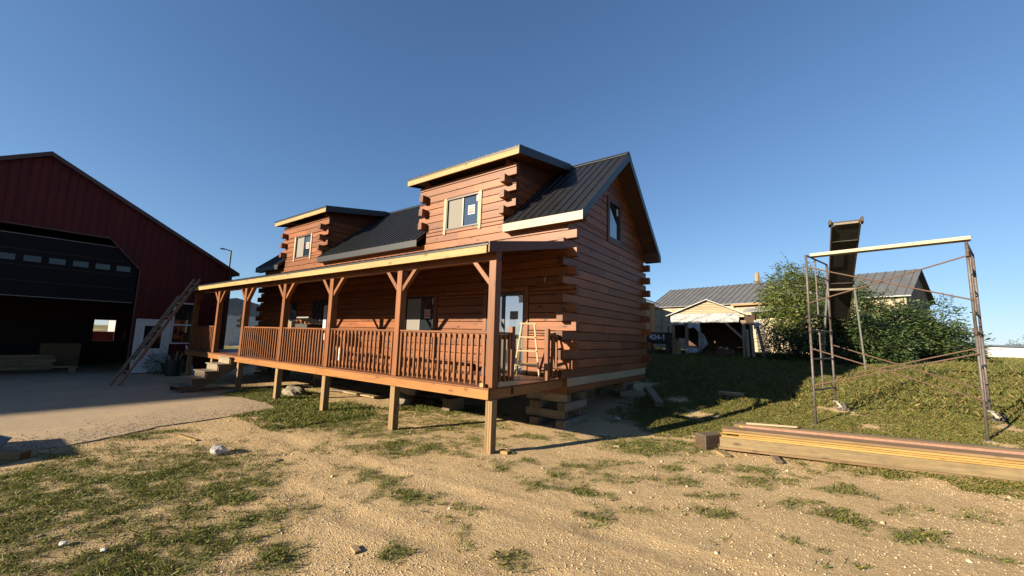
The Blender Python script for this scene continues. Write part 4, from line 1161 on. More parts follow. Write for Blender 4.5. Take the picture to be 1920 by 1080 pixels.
# odds and ends under the porch
tag(box("scrap_board", -7.5, -5.9, 2.0, 2.25, .03, .08, M_GREYLUM), "long pale board lying on the ground under the porch", "board")
tag(beam("scrap_board", (-8.3, 1.9, .05), (-6.4, 2.5, .06), .14, .04, M_WEATHER), "thin grey board lying under the porch behind the first", "board")
tag(beam("white_sheet", (-12.8, 1.5, .30), (-12.0, 1.3, .40), .22, .03, M_WHITE), "white sheet scrap propped under the left porch end", "sheet")
tag(box("timber_block", -3.3, -3.05, 2.2, 2.75, .0, .30, M_WEATHER), "short weathered block under the porch behind the second post", "timber")
tag(box("timber_block", -4.9, -3.9, 2.45, 2.65, .0, .14, M_DARKWOOD), "dark plank lying under the porch beside the rock", "timber")
def lump(name, c, s, mat, label, cat, seed):
    bm = bmesh.new(); bmesh.ops.create_icosphere(bm, subdivisions=3, radius=1.0)
    for v in bm.verts:
        n = float(vnoise(v.co.x * 2 + seed, v.co.y * 2 + v.co.z * 1.7 + seed, seed)) * .7 + .3 * float(vnoise(v.co.x * 6 + seed, v.co.z * 6 + v.co.y * 5, seed + 3))
        k = .72 + .55 * n
        v.co = Vector((v.co.x * s[0] * k, v.co.y * s[1] * k, max(v.co.z, -.35) * s[2] * k))
    me = bpy.data.meshes.new(name); bm.to_mesh(me); bm.free(); me.materials.append(mat)
    return tag(put(bpy.data.objects.new(name, me), Matrix.Translation(c)), label, cat)
lump("rock", (-4.6, 2.0, .06), (.28, .25, .26), M_CONCRETE, "grey concrete lump under the porch between the posts", "rock", 3)
lump("rock", (-8.05, .75, .07), (.42, .25, .2), M_CONCRETE, "tan flat rock in the grass beside the porch", "rock", 5)

# ================================================================== SCAFFOLD
LF, LR, RF = Vector((4.336, 5.857, 0)), Vector((4.75, 7.36, 0)), Vector((6.788, 5.792, 0))
RR = RF + (LR - LF)
for v in (LF, LR, RF, RR): v.z = g(v.x, v.y)
TOPZ = 3.95
sc_ = empty("scaffold_tower", tuple((LF + RF + LR + RR) / 4), "rusty steel pipe scaffold tower standing on the grass", "scaffold")
def leg(P, name="leg"):
    zb = P.z + (.0 if P in (LF, RF) else .22)
    for a, b_ in ((zb, 2.25), (2.25, TOPZ)): tube(name, (P.x, P.y, a), (P.x, P.y, b_), .024, M_PIPE, sc_, 10)
    tube("coupling", (P.x, P.y, 2.18), (P.x, P.y, 2.32), .029, M_RUST, sc_, 10)
for P in (LF, LR, RF, RR): leg(P)
for P in (LF, RF):
    MB().tube((P.x, P.y, P.z), (P.x, P.y, P.z + .28), .02, 10).box(P.x - .07, P.x + .07, P.y - .07, P.y + .07, P.z - .01, P.z + .012).build("screw_jack", M_CAST, sc_)
for P, Q in ((LF, LR), (RF, RR)):
    for z in (TOPZ - .01, 2.62, 2.26, 1.62, .95): tube("rung", (P.x, P.y, z), (Q.x, Q.y, z - (.02 if z < 1 else 0)), .019, M_PIPE, sc_, 8)
    m1 = P.lerp(Q, .42); 
    tube("inner_upright", (m1.x, m1.y, 2.62), (m1.x, m1.y, TOPZ - .02), .016, M_PIPE, sc_, 8); tube("inner_upright", (m1.x, m1.y, .95), (m1.x, m1.y, 2.24), .016, M_PIPE, sc_, 8)
    m2 = P.lerp(Q, .72)
    for z in (3.55, 3.1): tube("short_rung", (m1.x, m1.y, z), (Q.x, Q.y, z), .014, M_PIPE, sc_, 8)
off = Vector((0, -.03, 0))
def br(P, z0, Q, z1, dy=-.03): tube("cross_brace", (P.x, P.y + dy, z0), (Q.x, Q.y + dy, z1), .0135, M_BRACE, sc_, 8)
br(LF, 3.66, RF, 2.84); br(LF, 2.85, RF, 3.68, -.06)
br(LF, 1.85, RF, 1.02); br(LF, 1.06, RF, 1.86, -.06)
br(LR, 1.95, RR, 1.1, .03); br(LR, 1.15, RR, 1.98, .06)
def caster(P):
    c = Vector((P.x + .1, P.y + .02, P.z + .10)); mb = MB()
    mb.ring(c, (.3, 1, 0), .085, .026, 22, 7); o = mb.build("caster_wheel", M_RUBBER, sc_, True)
    mh = MB(); mh.tube(c + Vector((0, -.03, 0)), c + Vector((0, .03, 0)), .026, 10)
    for i in range(4):
        t = i * math.pi / 2 + .4; mh.beam(c, c + Vector((math.cos(t) * .08, 0, math.sin(t) * .08)), .012, .02)
    mh.build("hub", M_CAST, o)
    MB().beam(c + Vector((0, -.045, 0)), Vector((P.x, P.y, P.z + .23)), .012, .05).beam(c + Vector((0, .045, 0)), Vector((P.x, P.y, P.z + .23)), .012, .05).box(P.x - .05, P.x + .05, P.y - .05, P.y + .05, P.z + .21, P.z + .235).build("caster_fork", M_CAST, sc_)
caster(LR); caster(RR)
a = LF.lerp(LR, .30); b_ = RF.lerp(RR, .02)
pk = beam("scaffold_plank", (a.x - .02, a.y, TOPZ + .052), (b_.x + .06, b_.y, TOPZ + .062), .24, .07, M_PLANK)
tag(pk, "cream paint-flaked plank laid across the top of the scaffold", "plank")

# ================================================================== LUMBER PILE
U = Vector((3.66, .87, 0)).normalized(); W = Vector((-U.y, U.x, 0)); P0 = Vector((2.94, 2.90, 0))
def plk(a0, a1, w0, w1, z0, z1, mat, label, tilt=0.0, sink=0.02):
    wc = (w0 + w1) / 2
    p, q = P0 + U * a0 + W * wc, P0 + U * a1 + W * wc
    q = q + Vector((0, 0, sink)) 
    o = beam("lumber_board", p + Vector((0, 0, (z0 + z1) / 2)), q + Vector((0, 0, (z0 + z1) / 2)), w1 - w0, z1 - z0, mat, b=.004)
    return tag(o, label, "board", "boards of the lumber pile")
BZ = .095
plk(.0, 6.6, .0, .042, BZ, BZ + .165, M_GREYLUM, "wide weathered board on edge along the front of the lumber pile")
plk(-.02, 6.62, -.004, .27, BZ - .042, BZ - .002, M_BROWNLUM, "lowest brown board under the front of the lumber pile")
names = ["first", "second", "third", "fourth", "fifth"]
for i in range(3): plk(.03 + .02 * i, 6.6, .045, .31, BZ + .054 * i, BZ + .054 * i + .052, M_BROWNLUM, "%s board up in the front stack, behind the edge-on board" % names[i])
plk(.03, 6.58, .002, .30, BZ + .168, BZ + .196, M_YELLOW, "lowest yellow board lying on the edge-on board of the lumber pile")
plk(.30, 6.55, .008, .31, BZ + .199, BZ + .226, M_YELLOW, "middle yellow board set back at the left end of the lumber pile")
plk(.05, 6.5, .012, .31, BZ + .230, BZ + .262, M_YELLOW, "upper yellow board overhanging a gap at the left end of the pile")
plk(.06, 6.6, .03, .33, BZ + .265, BZ + .305, M_BROWNLUM, "brown board on top of the front stack of lumber")
for i in range(6): plk(.25 + .03 * i, 6.6, .345, .60, BZ - .04 + .054 * i, BZ - .04 + .054 * i + .051, M_BROWNLUM, "%s brown board of the middle lumber stack" % (names + ["top"])[i])
plk(.42, 6.7, .365, .40, BZ + .285, BZ + .335, M_PINK, "pink-painted board on edge along the top of the lumber pile")
plk(.35, 6.6, .405, .60, BZ + .286, BZ + .325, M_YELLOW, "yellow board lying behind the pink edge of the lumber pile")
for i in range(6): plk(.30, 6.7, .615, .86, BZ - .04 + .058 * i, BZ - .04 + .058 * i + .055, M_WEATHER, "%s grey board of the rear lumber stack" % (names + ["top"])[i])
plk(.5, 1.3, .66, .70, BZ + .312, BZ + .345, M_PALE, "pale splintered board on edge on the rear lumber stack")
def sup(a, w0, w1, z, lab, s=.12):
    o = beam("lumber_bearer", P0 + U * a + W * w0 + Vector((0, 0, z / 2)), P0 + U * a + W * w1 + Vector((0, 0, z / 2)), s, z - .002, M_WEATHER, b=.006); tag(o, lab, "timber", "bearers under the lumber pile")
sup(.82, -.32, .95, .052, "bearer sticking out in front under the left part of the lumber pile", .11); sup(3.1, .02, .95, .052, "bearer under the middle of the lumber pile"); sup(5.4, .02, .95, .052, "bearer under the right part of the lumber pile")
tag(beam("timber_block", (2.62, 2.88, .13), (2.86, 3.32, .13), .23, .25, M_DARKBLOCK, b=.012), "dark squared timber block at the left end of the lumber pile", "timber")
tag(beam("wood_scrap", (2.93, 2.84, .02), (3.10, 2.60, .02), .12, .04, M_GREYLUM), "short board scrap on the gravel before the lumber pile", "board")
tag(beam("wood_scrap", (3.2, 4.15, .33), (3.55, 4.05, .36), .2, .06, M_WEATHER), "small grey block lying behind the lumber pile", "board")

# ================================================================== CONVEYOR
A = Vector((5.31, 9.15, 5.34)); B = Vector((5.27, 17.25, 2.14)); D = (B - A).normalized()
B2 = A + D * 10.4
cv = empty("hay_elevator", (5.27, 14.0, g(5.3, 14)), "dark steel hay elevator rising steeply out of the bushes", "conveyor")
sx = Vector((1, .0, 0)); nn = sx.cross(D).normalized()
if nn.z < 0: nn = -nn
beam("trough", A, B2, .58, .05, M_BELT, cv, up=nn)
for s in (-1, 1): beam("side_rail", A + sx * (s * .31) + nn * .06, B2 + sx * (s * .31) + nn * .06, .035, .20, M_CONVRAIL, cv, up=nn)
for t in (.8, 3.4): 
    beam("cross_slat", A + D * t - sx * .29 - nn * .035, A + D * t + sx * .29 - nn * .035, .04, .02, M_BELT, cv, up=nn)
beam("rust_panel", A + D * 1.4 - nn * .03 - sx * .1, A + D * 2.3 - nn * .03 - sx * .1, .24, .012, M_BELT, cv, up=nn)
MB().tube(A - sx * .38 + nn * .08, A + sx * .38 + nn * .08, .035, 10).build("head_shaft", M_RUST, cv)
beam("head_guard", A - sx * .27 + nn * .0 - D * .06, A + sx * .27 - D * .06, .05, .06, M_GALV, cv)
for s in (-1, 1): beam("bearing_block", A + sx * (s * .35) - D * .12 + nn * .05, A + sx * (s * .35) + D * .10 + nn * .1, .06, .14, M_RUST, cv, up=nn)
mid = A + D * 3.75
beam("cross_bar", mid - sx * .38 - nn * .08, mid + sx * .40 - nn * .08, .05, .07, M_GALV, cv)
for s in (-1, 1):
    q = Vector((5.3 + s * .62, 14.1, g(5.3 + s * .62, 14.1)))
    beam("support_leg", mid + sx * (s * .37) - nn * .08, q, .05, .06, M_GREYFR, cv)

# ================================================================== OLD SHED WITH TORN WRAP
_before = set(o.name for o in COL.objects)
SY, SG = 20.0, 1.25
sh = empty("collapsing_shed", (-.4, 21.5, SG), "small open-fronted shed with torn white wrap and a lit gable", "shed")
for x in (-2.2, -1.45, 1.5): box("post", x - .08, x + .08, SY, SY + .14, SG - .1, 3.04, M_WEATHER, sh)
for x in (-2.2, 1.5): box("post", x - .08, x + .08, SY + 3.8, SY + 3.94, SG - .1, 3.04, M_WEATHER, sh)
box("header", -2.3, 1.62, SY - .02, SY + .16, 3.045, 3.20, M_WEATHER, sh)
beam("knee_brace", (1.44, SY + .07, 2.2), (.65, SY + .07, 3.03), .09, .12, M_WEATHER, sh)
ga, gb, gc = (-2.3, 3.52), (-.3, 4.30), (1.42, 3.58)
for i in range(8):
    z0 = 3.52 + i * .098; z1 = z0 + .096
    lo = lambda z: ga[0] + max(0, z - ga[1]) / (gb[1] - ga[1]) * (gb[0] - ga[0]); hi = lambda z: gc[0] - max(0, z - gc[1]) / (gb[1] - gc[1]) * (gc[0] - gb[0])
    if hi(z1) - lo(z1) < .02: z1 = min(z1, 4.29)
    if hi(z0) - lo(z0) < .1: break
    F = Matrix(((1, 0, 0, 0), (0, 1, 0, SY - .05), (0, 0, 1, 0), (0, 0, 0, 1)))
    log(sh, F, lo(z0), lo(z1), z0, hi(z0), max(hi(z1), lo(z1) + .01), z1, .05, .012, "siding_board", M_PALE)
for sgn, (e, ez) in ((-1, (-2.55, 3.42)), (1, (1.75, 3.46))):
    F = Matrix(((1, 0, 0, 0), (0, 1, 0, 0), (0, 0, 1, 0), (0, 0, 0, 1)))
    MB().prism([(e, ez), (-.3, 4.36), (-.3, 4.40), (e, ez + .04)], SY - .25, SY + 4.2).build("roof", M_PALEROOF, sh)
MB().box(-2.25, 1.5, SY + 3.78, SY + 3.84, SG - .1, 3.6).box(-2.3, -2.24, SY + .2, SY + 3.8, SG + .9, 3.5).build("wall", M_DARKWOOD, sh)
def cloth(name, pts_top, pts_bot, n, mth, amp, mat, parent, seed):
    V = []; F = []
    r = random.Random(seed)
    ph = [r.uniform(0, 6) for _ in range(4)]
    for j in range(mth + 1):
        v = j / mth
        for i in range(n + 1):
            u = i / n
            k = u * (len(pts_top) - 1); a = min(int(k), len(pts_top) - 2); f = k - a
            t = Vector(pts_top[a]).lerp(Vector(pts_top[a + 1]), f)
            k = u * (len(pts_bot) - 1); a = min(int(k), len(pts_bot) - 2); f = k - a
            b = Vector(pts_bot[a]).lerp(Vector(pts_bot[a + 1]), f)
            p = t.lerp(b, v)
            p.y += amp * (math.sin(u * 19 + ph[0] + v * 3) + .6 * math.sin(u * 41 + v * 9 + ph[1]) + .5 * math.sin(v * 12 + u * 7 + ph[2])) * (.3 + .7 * v)
            p.z += .5 * amp * math.sin(u * 33 + ph[3]) * v
            V.append(p)
    for j in range(mth):
        for i in range(n): F.append((j * (n + 1) + i, j * (n + 1) + i + 1, (j + 1) * (n + 1) + i + 1, (j + 1) * (n + 1) + i))
    o = mesh_obj(name, V, F, mat, Matrix(), parent, True)
    md = o.modifiers.new("thick", 'SOLIDIFY'); md.thickness = .012
    return o
y_ = SY - .09
cloth("torn_wrap", [(-2.32, y_, 3.58), (1.35, y_, 3.60)], [(-2.3, y_ - .03, 3.06), (-1.5, y_ - .05, 3.02), (-1.2, y_ - .05, 3.08), (0, y_ - .04, 3.06), (1.3, y_ - .06, 3.08)], 70, 10, .03, M_TARP, sh, 1)
cloth("torn_wrap", [(-1.4, y_, 3.06), (-.7, y_, 3.06)], [(-1.35, y_ - .05, 2.72), (-.95, y_ - .1, 2.75), (-.55, y_ - .1, 2.2), (-.62, y_ - .1, 2.3)], 20, 10, .04, M_TARP, sh, 2)
cloth("torn_wrap", [(-.8, y_, 2.6), (-.5, y_, 2.4)], [(-.75, y_ - .05, 1.35), (-.25, y_ - .1, 1.85)], 14, 10, .05, M_FILM, sh, 4)
cloth("torn_wrap", [(-2.3, y_, 3.10), (-1.45, y_, 3.06)], [(-2.2, y_ - .05, 2.92), (-1.5, y_ - .08, 2.9)], 20, 5, .03, M_TARP, sh, 6)
cloth("torn_wrap", [(-1.4, y_ - .3, 1.62), (-.75, y_ - .3, 1.6)], [(-1.4, y_ - .45, 1.3), (-.7, y_ - .5, 1.32)], 20, 6, .06, M_TARP, sh, 7)
cloth("plastic_sheet", [(2.0, y_ - .02, 3.2), (2.35, y_ + .2, 3.2)], [(2.2, y_ - .1, 1.4), (2.75, y_ + .1, 1.4)], 18, 16, .05, M_FILM, sh, 9)
cloth("plastic_sheet", [(2.0, y_ - .05, 3.22), (2.06, y_ - .05, 3.2)], [(2.0, y_ - .1, 2.7), (2.35, y_ - .1, 2.95)], 8, 8, .02, M_TARP, sh, 10)
cloth("torn_wrap", [(-1.7, SY + 1.2, 2.95), (-1.5, SY + 1.2, 2.95)], [(-1.75, SY + 1.2, 1.9), (-1.6, SY + 1.2, 1.9)], 8, 10, .06, M_TARP, sh, 12)
tag(box("feed_bin", 1.55, 2.05, SY - .02, SY + .7, 2.95, 3.5, M_DARKWOOD), "dark wooden box wedged at the right end of the shed header", "box")
for i, (x, dx, z) in enumerate(((1.85, .12, 3.0), (2.15, .30, 2.9), (1.66, .06, 2.7))):
    tag(beam("leaning_plank", (x + dx, SY - .35, SG - .02), (x, SY - .05, z), .14, .05, M_WEATHER, up=(0, -1, 0)), ("grey plank leaning upright on the shed's right post", "grey plank leaning outermost at the shed's right side", "short grey plank leaning inside the shed's right post")[i], "plank", "planks leaning on the shed")
for i, (x, z) in enumerate(((.25, 1.66), (.55, 1.62))): lump("pale_bucket", (x, SY + .6, z - .02), (.12, .1, .09), M_PALE, ("pale round scrap in the shed opening, left one", "pale round scrap in the shed opening, right one")[i], "scrap", 20 + i)
tag(box("scrap_heap_board", .0, .9, SY + .5, SY + .9, SG, 1.56, M_DARKWOOD), "dark box standing in the shed opening", "box")


SHS = Matrix.Translation((0.508, -0.623, 0.226)) @ Matrix.Scale(0.881, 4)
for o in list(COL.objects):
    if o.name not in _before and o.parent is None:
        o.matrix_basis = SHS @ o.matrix_basis; WMX[o.name] = o.matrix_basis.copy()
# number board on a black wagon end
wg = empty("black_wagon", (-2.2, 17.4, 1.1), "black wagon end with white hand-painted number beside the cabin", "wagon")
WX, WY = -2.13, 16.5
box("end_board", WX - .52, WX + .52, WY, WY + .05, 1.88, 2.38, M_BLACK, wg); box("wagon_bed", WX - .6, WX + .56, WY + .06, WY + 2.0, 1.78, 1.92, M_BLACK, wg)
for s in (-.58, .51): box("side_board", WX + s, WX + s + .06, WY + .06, WY + 2.0, 1.93, 2.4, M_DARKWOOD, wg)
beam("stake", (WX + .55, WY - .04, 1.3), (WX + .62, WY - .04, 2.7), .05, .06, M_BLACK, wg)
for s in (-.5, .45): MB().tube((WX + s - .09, WY + .5, 1.47), (WX + s + .09, WY + .5, 1.47), .32, 16).build("wheel", M_RUBBER, wg)
text_obj("number", "424-1", .36, M_PAPER, Matrix.Translation((WX + .02, WY - .012, 2.13)) @ Matrix.Rotation(math.pi / 2, 4, 'X'), wg, .012)
for i in range(5):
    x = WX + .75 + .08 * i; tag(beam("leaning_board", (x, WY + .3, 1.1), (x - .12, WY + .6, 2.25 - .1 * i), .13, .04, M_BROWNLUM, up=(0, -1, 0)), "brown board leaning between wagon and shed, %s from the wagon" % names[i], "board", "boards leaning by the wagon")

# ================================================================== OLD LONG BARN
ob = empty("old_long_barn", (0, 28, 1.3), "long low old barn with whitewashed boards and a grey tin roof", "barn")
K = Vector((8.9, 26.0, 0)); Lx = Vector((-.95, .31, 0)).normalized(); Dx = Vector((.31, .95, 0)).normalized()
OE, OR_, OW, OL = 4.95, 6.75, 6.4, 16.5
Fo = Matrix((( -Lx.x, Dx.x, 0, K.x), (-Lx.y, Dx.y, 0, K.y), (0, 0, 1, 0), (0, 0, 0, 1)))   # a runs right, depth away
a = -OL; i = 0
wl_ = MB().box(-.1, .1, -.1, .1, 0, .1).build("sill", M_DARKWOOD, ob, origin=None) if False else None
while a < -.01:
    w = random.uniform(.22, .34); b_ = min(a + w, 0)
    slabF("wall_board", Fo, a + .004, b_ - .004, 1.1, OE - random.uniform(0, .05), random.uniform(-.006, .006), .04, M_OLDBOARD, ob); a = b_
slabF("inner_wall", Fo, -OL + .01, -.01, 1.1, OE, .045, .10, M_DARKWOOD, ob)
Fe = Fo @ Matrix(((0, -1, 0, 0), (1, 0, 0, 0), (0, 0, 1, 0), (0, 0, 0, 1)))          # right end: a runs back, depth left
otp = lambda q: OE + (OR_ - OE) * (1 - abs(q - OW / 2) / (OW / 2))
q = .0
while q < OW - .01:
    r_ = min(q + .3, OW)
    MB().prism([(q + .004, 1.1), (r_ - .004, 1.1), (r_ - .004, otp(r_) - .03), (q + .004, otp(q) - .03)] if abs((q + r_) / 2 - OW / 2) > .16 else [(q + .004, 1.1), (r_ - .004, 1.1), (r_ - .004, otp(r_) - .03), (OW / 2, OR_ - .03), (q + .004, otp(q) - .03)], random.uniform(-.005, .005), .05, Fe).build("wall_board", M_OLDBOARD, ob); q = r_
def tinroof(parent, F, a0, a1, e0, ze, r0, zr, t, mat, spacing, nm="roof"):
    """slope from eave (depth e0) to ridge (depth r0) with standing seams"""
    def pr(p0, p1, z): return [(p0[0], p0[1]), (p1[0], p1[1])]
    V = [(a0, e0, ze), (a1, e0, ze), (a1, r0, zr), (a0, r0, zr), (a0, e0, ze - t), (a1, e0, ze - t), (a1, r0, zr - t), (a0, r0, zr - t)]
    Fc = [(0, 1, 2, 3), (7, 6, 5, 4), (0, 4, 5, 1), (1, 5, 6, 2), (2, 6, 7, 3), (3, 7, 4, 0)]
    ro = MB().add(V, Fc, F).build(nm, mat, parent)
    mb = MB(); x = a0 + .02
    while x < a1:
        mb.beam(F @ Vector((x, e0, ze + .02)), F @ Vector((x, r0, zr + .02)), .04, .05); x += spacing
    s_ = mb.build("roof_seams", mat, ro); return ro
tinroof(ob, Fo, -OL - .2, .25, -.3, OE - .05, OW / 2, OR_ + .05, .06, M_GREYROOF, .45)
tinroof(ob, Fo, -OL - .2, .25, OW + .3, OE - .05, OW / 2, OR_ + .05, .06, M_GREYROOF, 2.0)
tag(tube("flue_pipe", Fo @ Vector((-9.4, 4.0, 5.4)), Fo @ Vector((-9.4, 4.0, 7.75)), .16, M_GREYLUM, None, 10), "grey flue pipe rising behind the long barn's ridge", "pipe")
# torn eave boards over the shed
tag(beam("fallen_sheet", Fo @ Vector((-8.3, -.9, 4.3)), Fo @ Vector((-3.6, -.8, 4.5)), .8, .04, M_PALEROOF, up=(0, -.5, 1)), "pale fallen roofing sheet hanging below the long barn's eave", "sheet")
tag(beam("eave_board", Fo @ Vector((-9.5, -.33, 4.78)), Fo @ Vector((-2.6, -.33, 4.86)), .05, .14, M_BROWNLUM), "torn brown board along the long barn's eave", "board")

an = empty("grey_annex", (-9.5, 24.5, 1.2), "grey board annex with a tin roof left of the long barn", "building")
AX0, AX1, AY0, AY1, AZ = -13.0, -5.6, 19.5, 27.8, 4.95
i = 0; y = AY0
while y < AY1 - .01:
    y2 = min(y + .42, AY1); slabF("wall_board", F_gable(AX1), y + .004, y2 - .004, .9, AZ, random.uniform(-.006, .006), .05, M_OLDBOARD, an); y = y2
slabF("wall", Matrix(((1, 0, 0, 0), (0, 1, 0, AY0), (0, 0, 1, 0), (0, 0, 0, 1))), AX0, AX1 - .06, .9, AZ, 0, .08, M_OLDBOARD, an)
ridge = (AX0 + AX1) / 2
for e in (AX1 + .3, AX0 - .3):
    MB().prism([(e, AZ - .05), (ridge, AZ + 1.55), (ridge, AZ + 1.62), (e, AZ + .02)], AY0 - .3, AY1 + .4).build("roof", M_PALEROOF, an)
slabF("wall", F_back(AY1), -AX1 + .06, -AX0, .9, AZ, 0, .08, M_OLDBOARD, an)

# ================================================================== SHRUBS AND TREES
def leaf_mat(name, c, c2):
    m, N, L, b = nt(name)
    at = N.new("ShaderNodeAttribute"); at.attribute_name = "tint"
    col = mixc(N, L, at.outputs["Fac"], c, c2)
    L.new(col, b.inputs["Base Color"]); b.inputs["Roughness"].default_value = 0.55
    tr = N.new("ShaderNodeBsdfTranslucent"); L.new(col, tr.inputs[0])
    mx = N.new("ShaderNodeMixShader"); mx.inputs[0].default_value = 0.3
    L.new(b.outputs[0], mx.inputs[1]); L.new(tr.outputs[0], mx.inputs[2]); L.new(mx.outputs[0], N["Material Output"].inputs[0])
    return m
M_LEAF = leaf_mat("leaf_green", (0.055, 0.09, 0.018), (0.14, 0.165, 0.04))
M_LEAF2 = leaf_mat("leaf_dark", (0.03, 0.06, 0.018), (0.075, 0.11, 0.035))
M_BARK = plain("bark", (0.10, 0.08, 0.06), 0.9, 0, 0.4, 20, bmp=0.6, stretch=(1, 1, .2))

def shrub(name, label, base, lobes, nspray, leaf, mat, seed, stems=5, group="shrubs around the old buildings"):
    r = np.random.default_rng(seed)
    zb = g(base[0], base[1]) - .05
    root = empty(name, (base[0], base[1], zb), label, "shrub" if "shrub" in name else "tree", group)
    mb = MB()
    tips = [Vector(l[0]) for l in lobes]
    for i in range(max(stems, len(lobes))):
        t = tips[i % len(tips)]; b0 = Vector((base[0] + r.uniform(-.25, .25), base[1] + r.uniform(-.25, .25), zb))
        m = b0.lerp(t, .5) + Vector((r.uniform(-.2, .2), r.uniform(-.2, .2), .15))
        mb.tube(b0, m, .06, 7, .042); mb.tube(m, t, .042, 7, .015)
        for _ in range(3): mb.tube(m.lerp(t, r.uniform(0, .7)), t + Vector((r.uniform(-.6, .6), r.uniform(-.6, .6), r.uniform(-.3, .5))), .018, 5, .006)
    mb.build("trunk", M_BARK, root)
    P = []; D = []
    wts = np.array([l[1] * l[2] * l[3] for l in lobes]) ** .67; wts /= wts.sum()
    for li, (c, rx, ry, rz) in enumerate(lobes):
        k = int(nspray * wts[li])
        d = r.normal(size=(k, 3)); d /= np.linalg.norm(d, axis=1)[:, None]
        rad = r.uniform(0.25, 1.0, k) ** .45
        rad *= 1 + .45 * (fbm(d[:, 0] * 2 + li * 7, d[:, 1] * 2 + d[:, 2] * 2, 1.2, 3, seed) - .5) * 2
        p = np.array(c)[None] + d * rad[:, None] * np.array([[rx, ry, rz]])
        P.append(p); D.append(d)
    P = np.concatenate(P); D = np.concatenate(D)
    # gaps
    keep = fbm(P[:, 0] + P[:, 2] * .7, P[:, 1] + P[:, 2] * .5, .9, 3, seed + 9) > .41
    P, D = P[keep], D[keep]; n = len(P); m = 7
    dirv = D * .6 + r.normal(size=(n, 3)) * .6; dirv[:, 2] -= .15
    dirv /= np.linalg.norm(dirv, axis=1)[:, None]
    L = leaf * r.uniform(2.2, 3.6, n)
    side = np.cross(dirv, np.array([0, 0, 1.0])); side /= np.linalg.norm(side, axis=1)[:, None] + 1e-9
    co = np.empty((n, m, 4, 3), np.float32)
    for j in range(m):
        t = (j + 1) / m; s = (-1) ** j if j < m - 1 else 0
        b0 = P + dirv * (L * t)[:, None]
        ld = dirv * (.55 if s else 1.0) + side * (s * .85); ld[:, 2] -= .25 * r.uniform(0, 1.2, n); ld /= np.linalg.norm(ld, axis=1)[:, None]
        wv = np.cross(ld, r.normal(size=(n, 3)) * .5 + np.array([0, 0, 1.0])); wv /= np.linalg.norm(wv, axis=1)[:, None] + 1e-9
        ll = leaf * r.uniform(.75, 1.25, n)
        co[:, j, 0] = b0; co[:, j, 1] = b0 + ld * (ll * .5)[:, None] + wv * (ll * .2)[:, None]
        co[:, j, 2] = b0 + ld * ll[:, None]; co[:, j, 3] = b0 + ld * (ll * .5)[:, None] - wv * (ll * .2)[:, None]
    me = bpy.data.meshes.new("crown"); o0 = np.array([base[0], base[1], zb], np.float32)
    fill_mesh(me, (co.reshape(-1, 3) - o0), np.arange(n * m * 4, dtype=np.int32).reshape(-1, 4))
    at = me.attributes.new("tint", 'FLOAT', 'POINT'); at.data.foreach_set("value", np.repeat(r.uniform(0, 1, n * m), 4).astype(np.float32))
    me.materials.append(mat)
    put(bpy.data.objects.new("crown", me), Matrix.Translation(tuple(o0)), root)
    return root
shrub("leafy_shrub", "tall light green shrub left of the hay elevator", (4.0, 19.2), [((3.7, 19.4, 4.6), 1.25, 1.2, 1.1), ((4.4, 19.0, 4.1), 1.0, 1.1, 1.2), ((3.3, 19.2, 3.3), 1.1, 1.2, 1.2), ((4.3, 18.8, 2.8), 1.5, 1.3, 1.4), ((3.6, 19.5, 5.55), .35, .4, .55), ((4.6, 19.3, 5.1), .4, .4, .6), ((2.9, 19.3, 4.6), .4, .4, .5), ((4.1, 19.4, 5.7), .25, .3, .4)], 2600, .15, M_LEAF, 1)
shrub("leafy_shrub", "broad dark shrub behind the scaffold's left half", (6.4, 19.0), [((6.2, 19.0, 3.1), 1.3, 1.3, 1.4), ((7.0, 19.6, 3.3), 1.0, 1.2, 1.0), ((5.7, 18.6, 3.8), 1.0, 1.0, .9), ((6.4, 19.2, 4.3), .6, .6, .5), ((6.8, 18.4, 2.2), 1.4, 1.2, 1.0)], 2600, .15, M_LEAF2, 2)
shrub("leafy_shrub", "dark spreading shrub before the long barn's right end", (8.4, 20.8), [((7.7, 20.4, 2.4), 1.3, 1.2, 1.1), ((8.8, 20.8, 2.2), 1.1, 1.1, .9), ((8.2, 21.4, 3.3), .6, .8, .7), ((9.4, 21.0, 2.1), 1.0, .9, .7), ((9.6, 22.4, 3.4), .45, .5, .8)], 2800, .16, M_LEAF2, 3)
shrub("leafy_shrub", "low dark shrub at the foot of the hay elevator", (5.2, 15.9), [((5.2, 15.7, 2.5), 1.1, .7, 1.25), ((3.8, 16.8, 1.9), 1.1, .8, .8), ((6.4, 16.2, 2.0), 1.1, .8, .9)], 2000, .14, M_LEAF2, 5)
shrub("leafy_shrub", "green weed bush growing by the barn's white walk door", (-16.6, -.1), [((-16.75, -.35, .45), .35, .5, .45), ((-16.7, .35, .35), .3, .5, .35), ((-16.6, .0, .8), .2, .2, .3)], 420, .07, M_LEAF2, 6, 4)
for i, (x, y, s) in enumerate(((48, 150, 3.0), (54, 152, 2.6), (72, 160, 3.4))):
    shrub("distant_tree", "small far tree beyond the white building, %s" % ("left one of the pair", "right one of the pair", "rightmost one")[i], (x, y), [((x, y, 1.3 + s * .6), s, s, s * .6)], 260, .5, M_LEAF2, 30 + i, 2, "far trees beyond the white building")

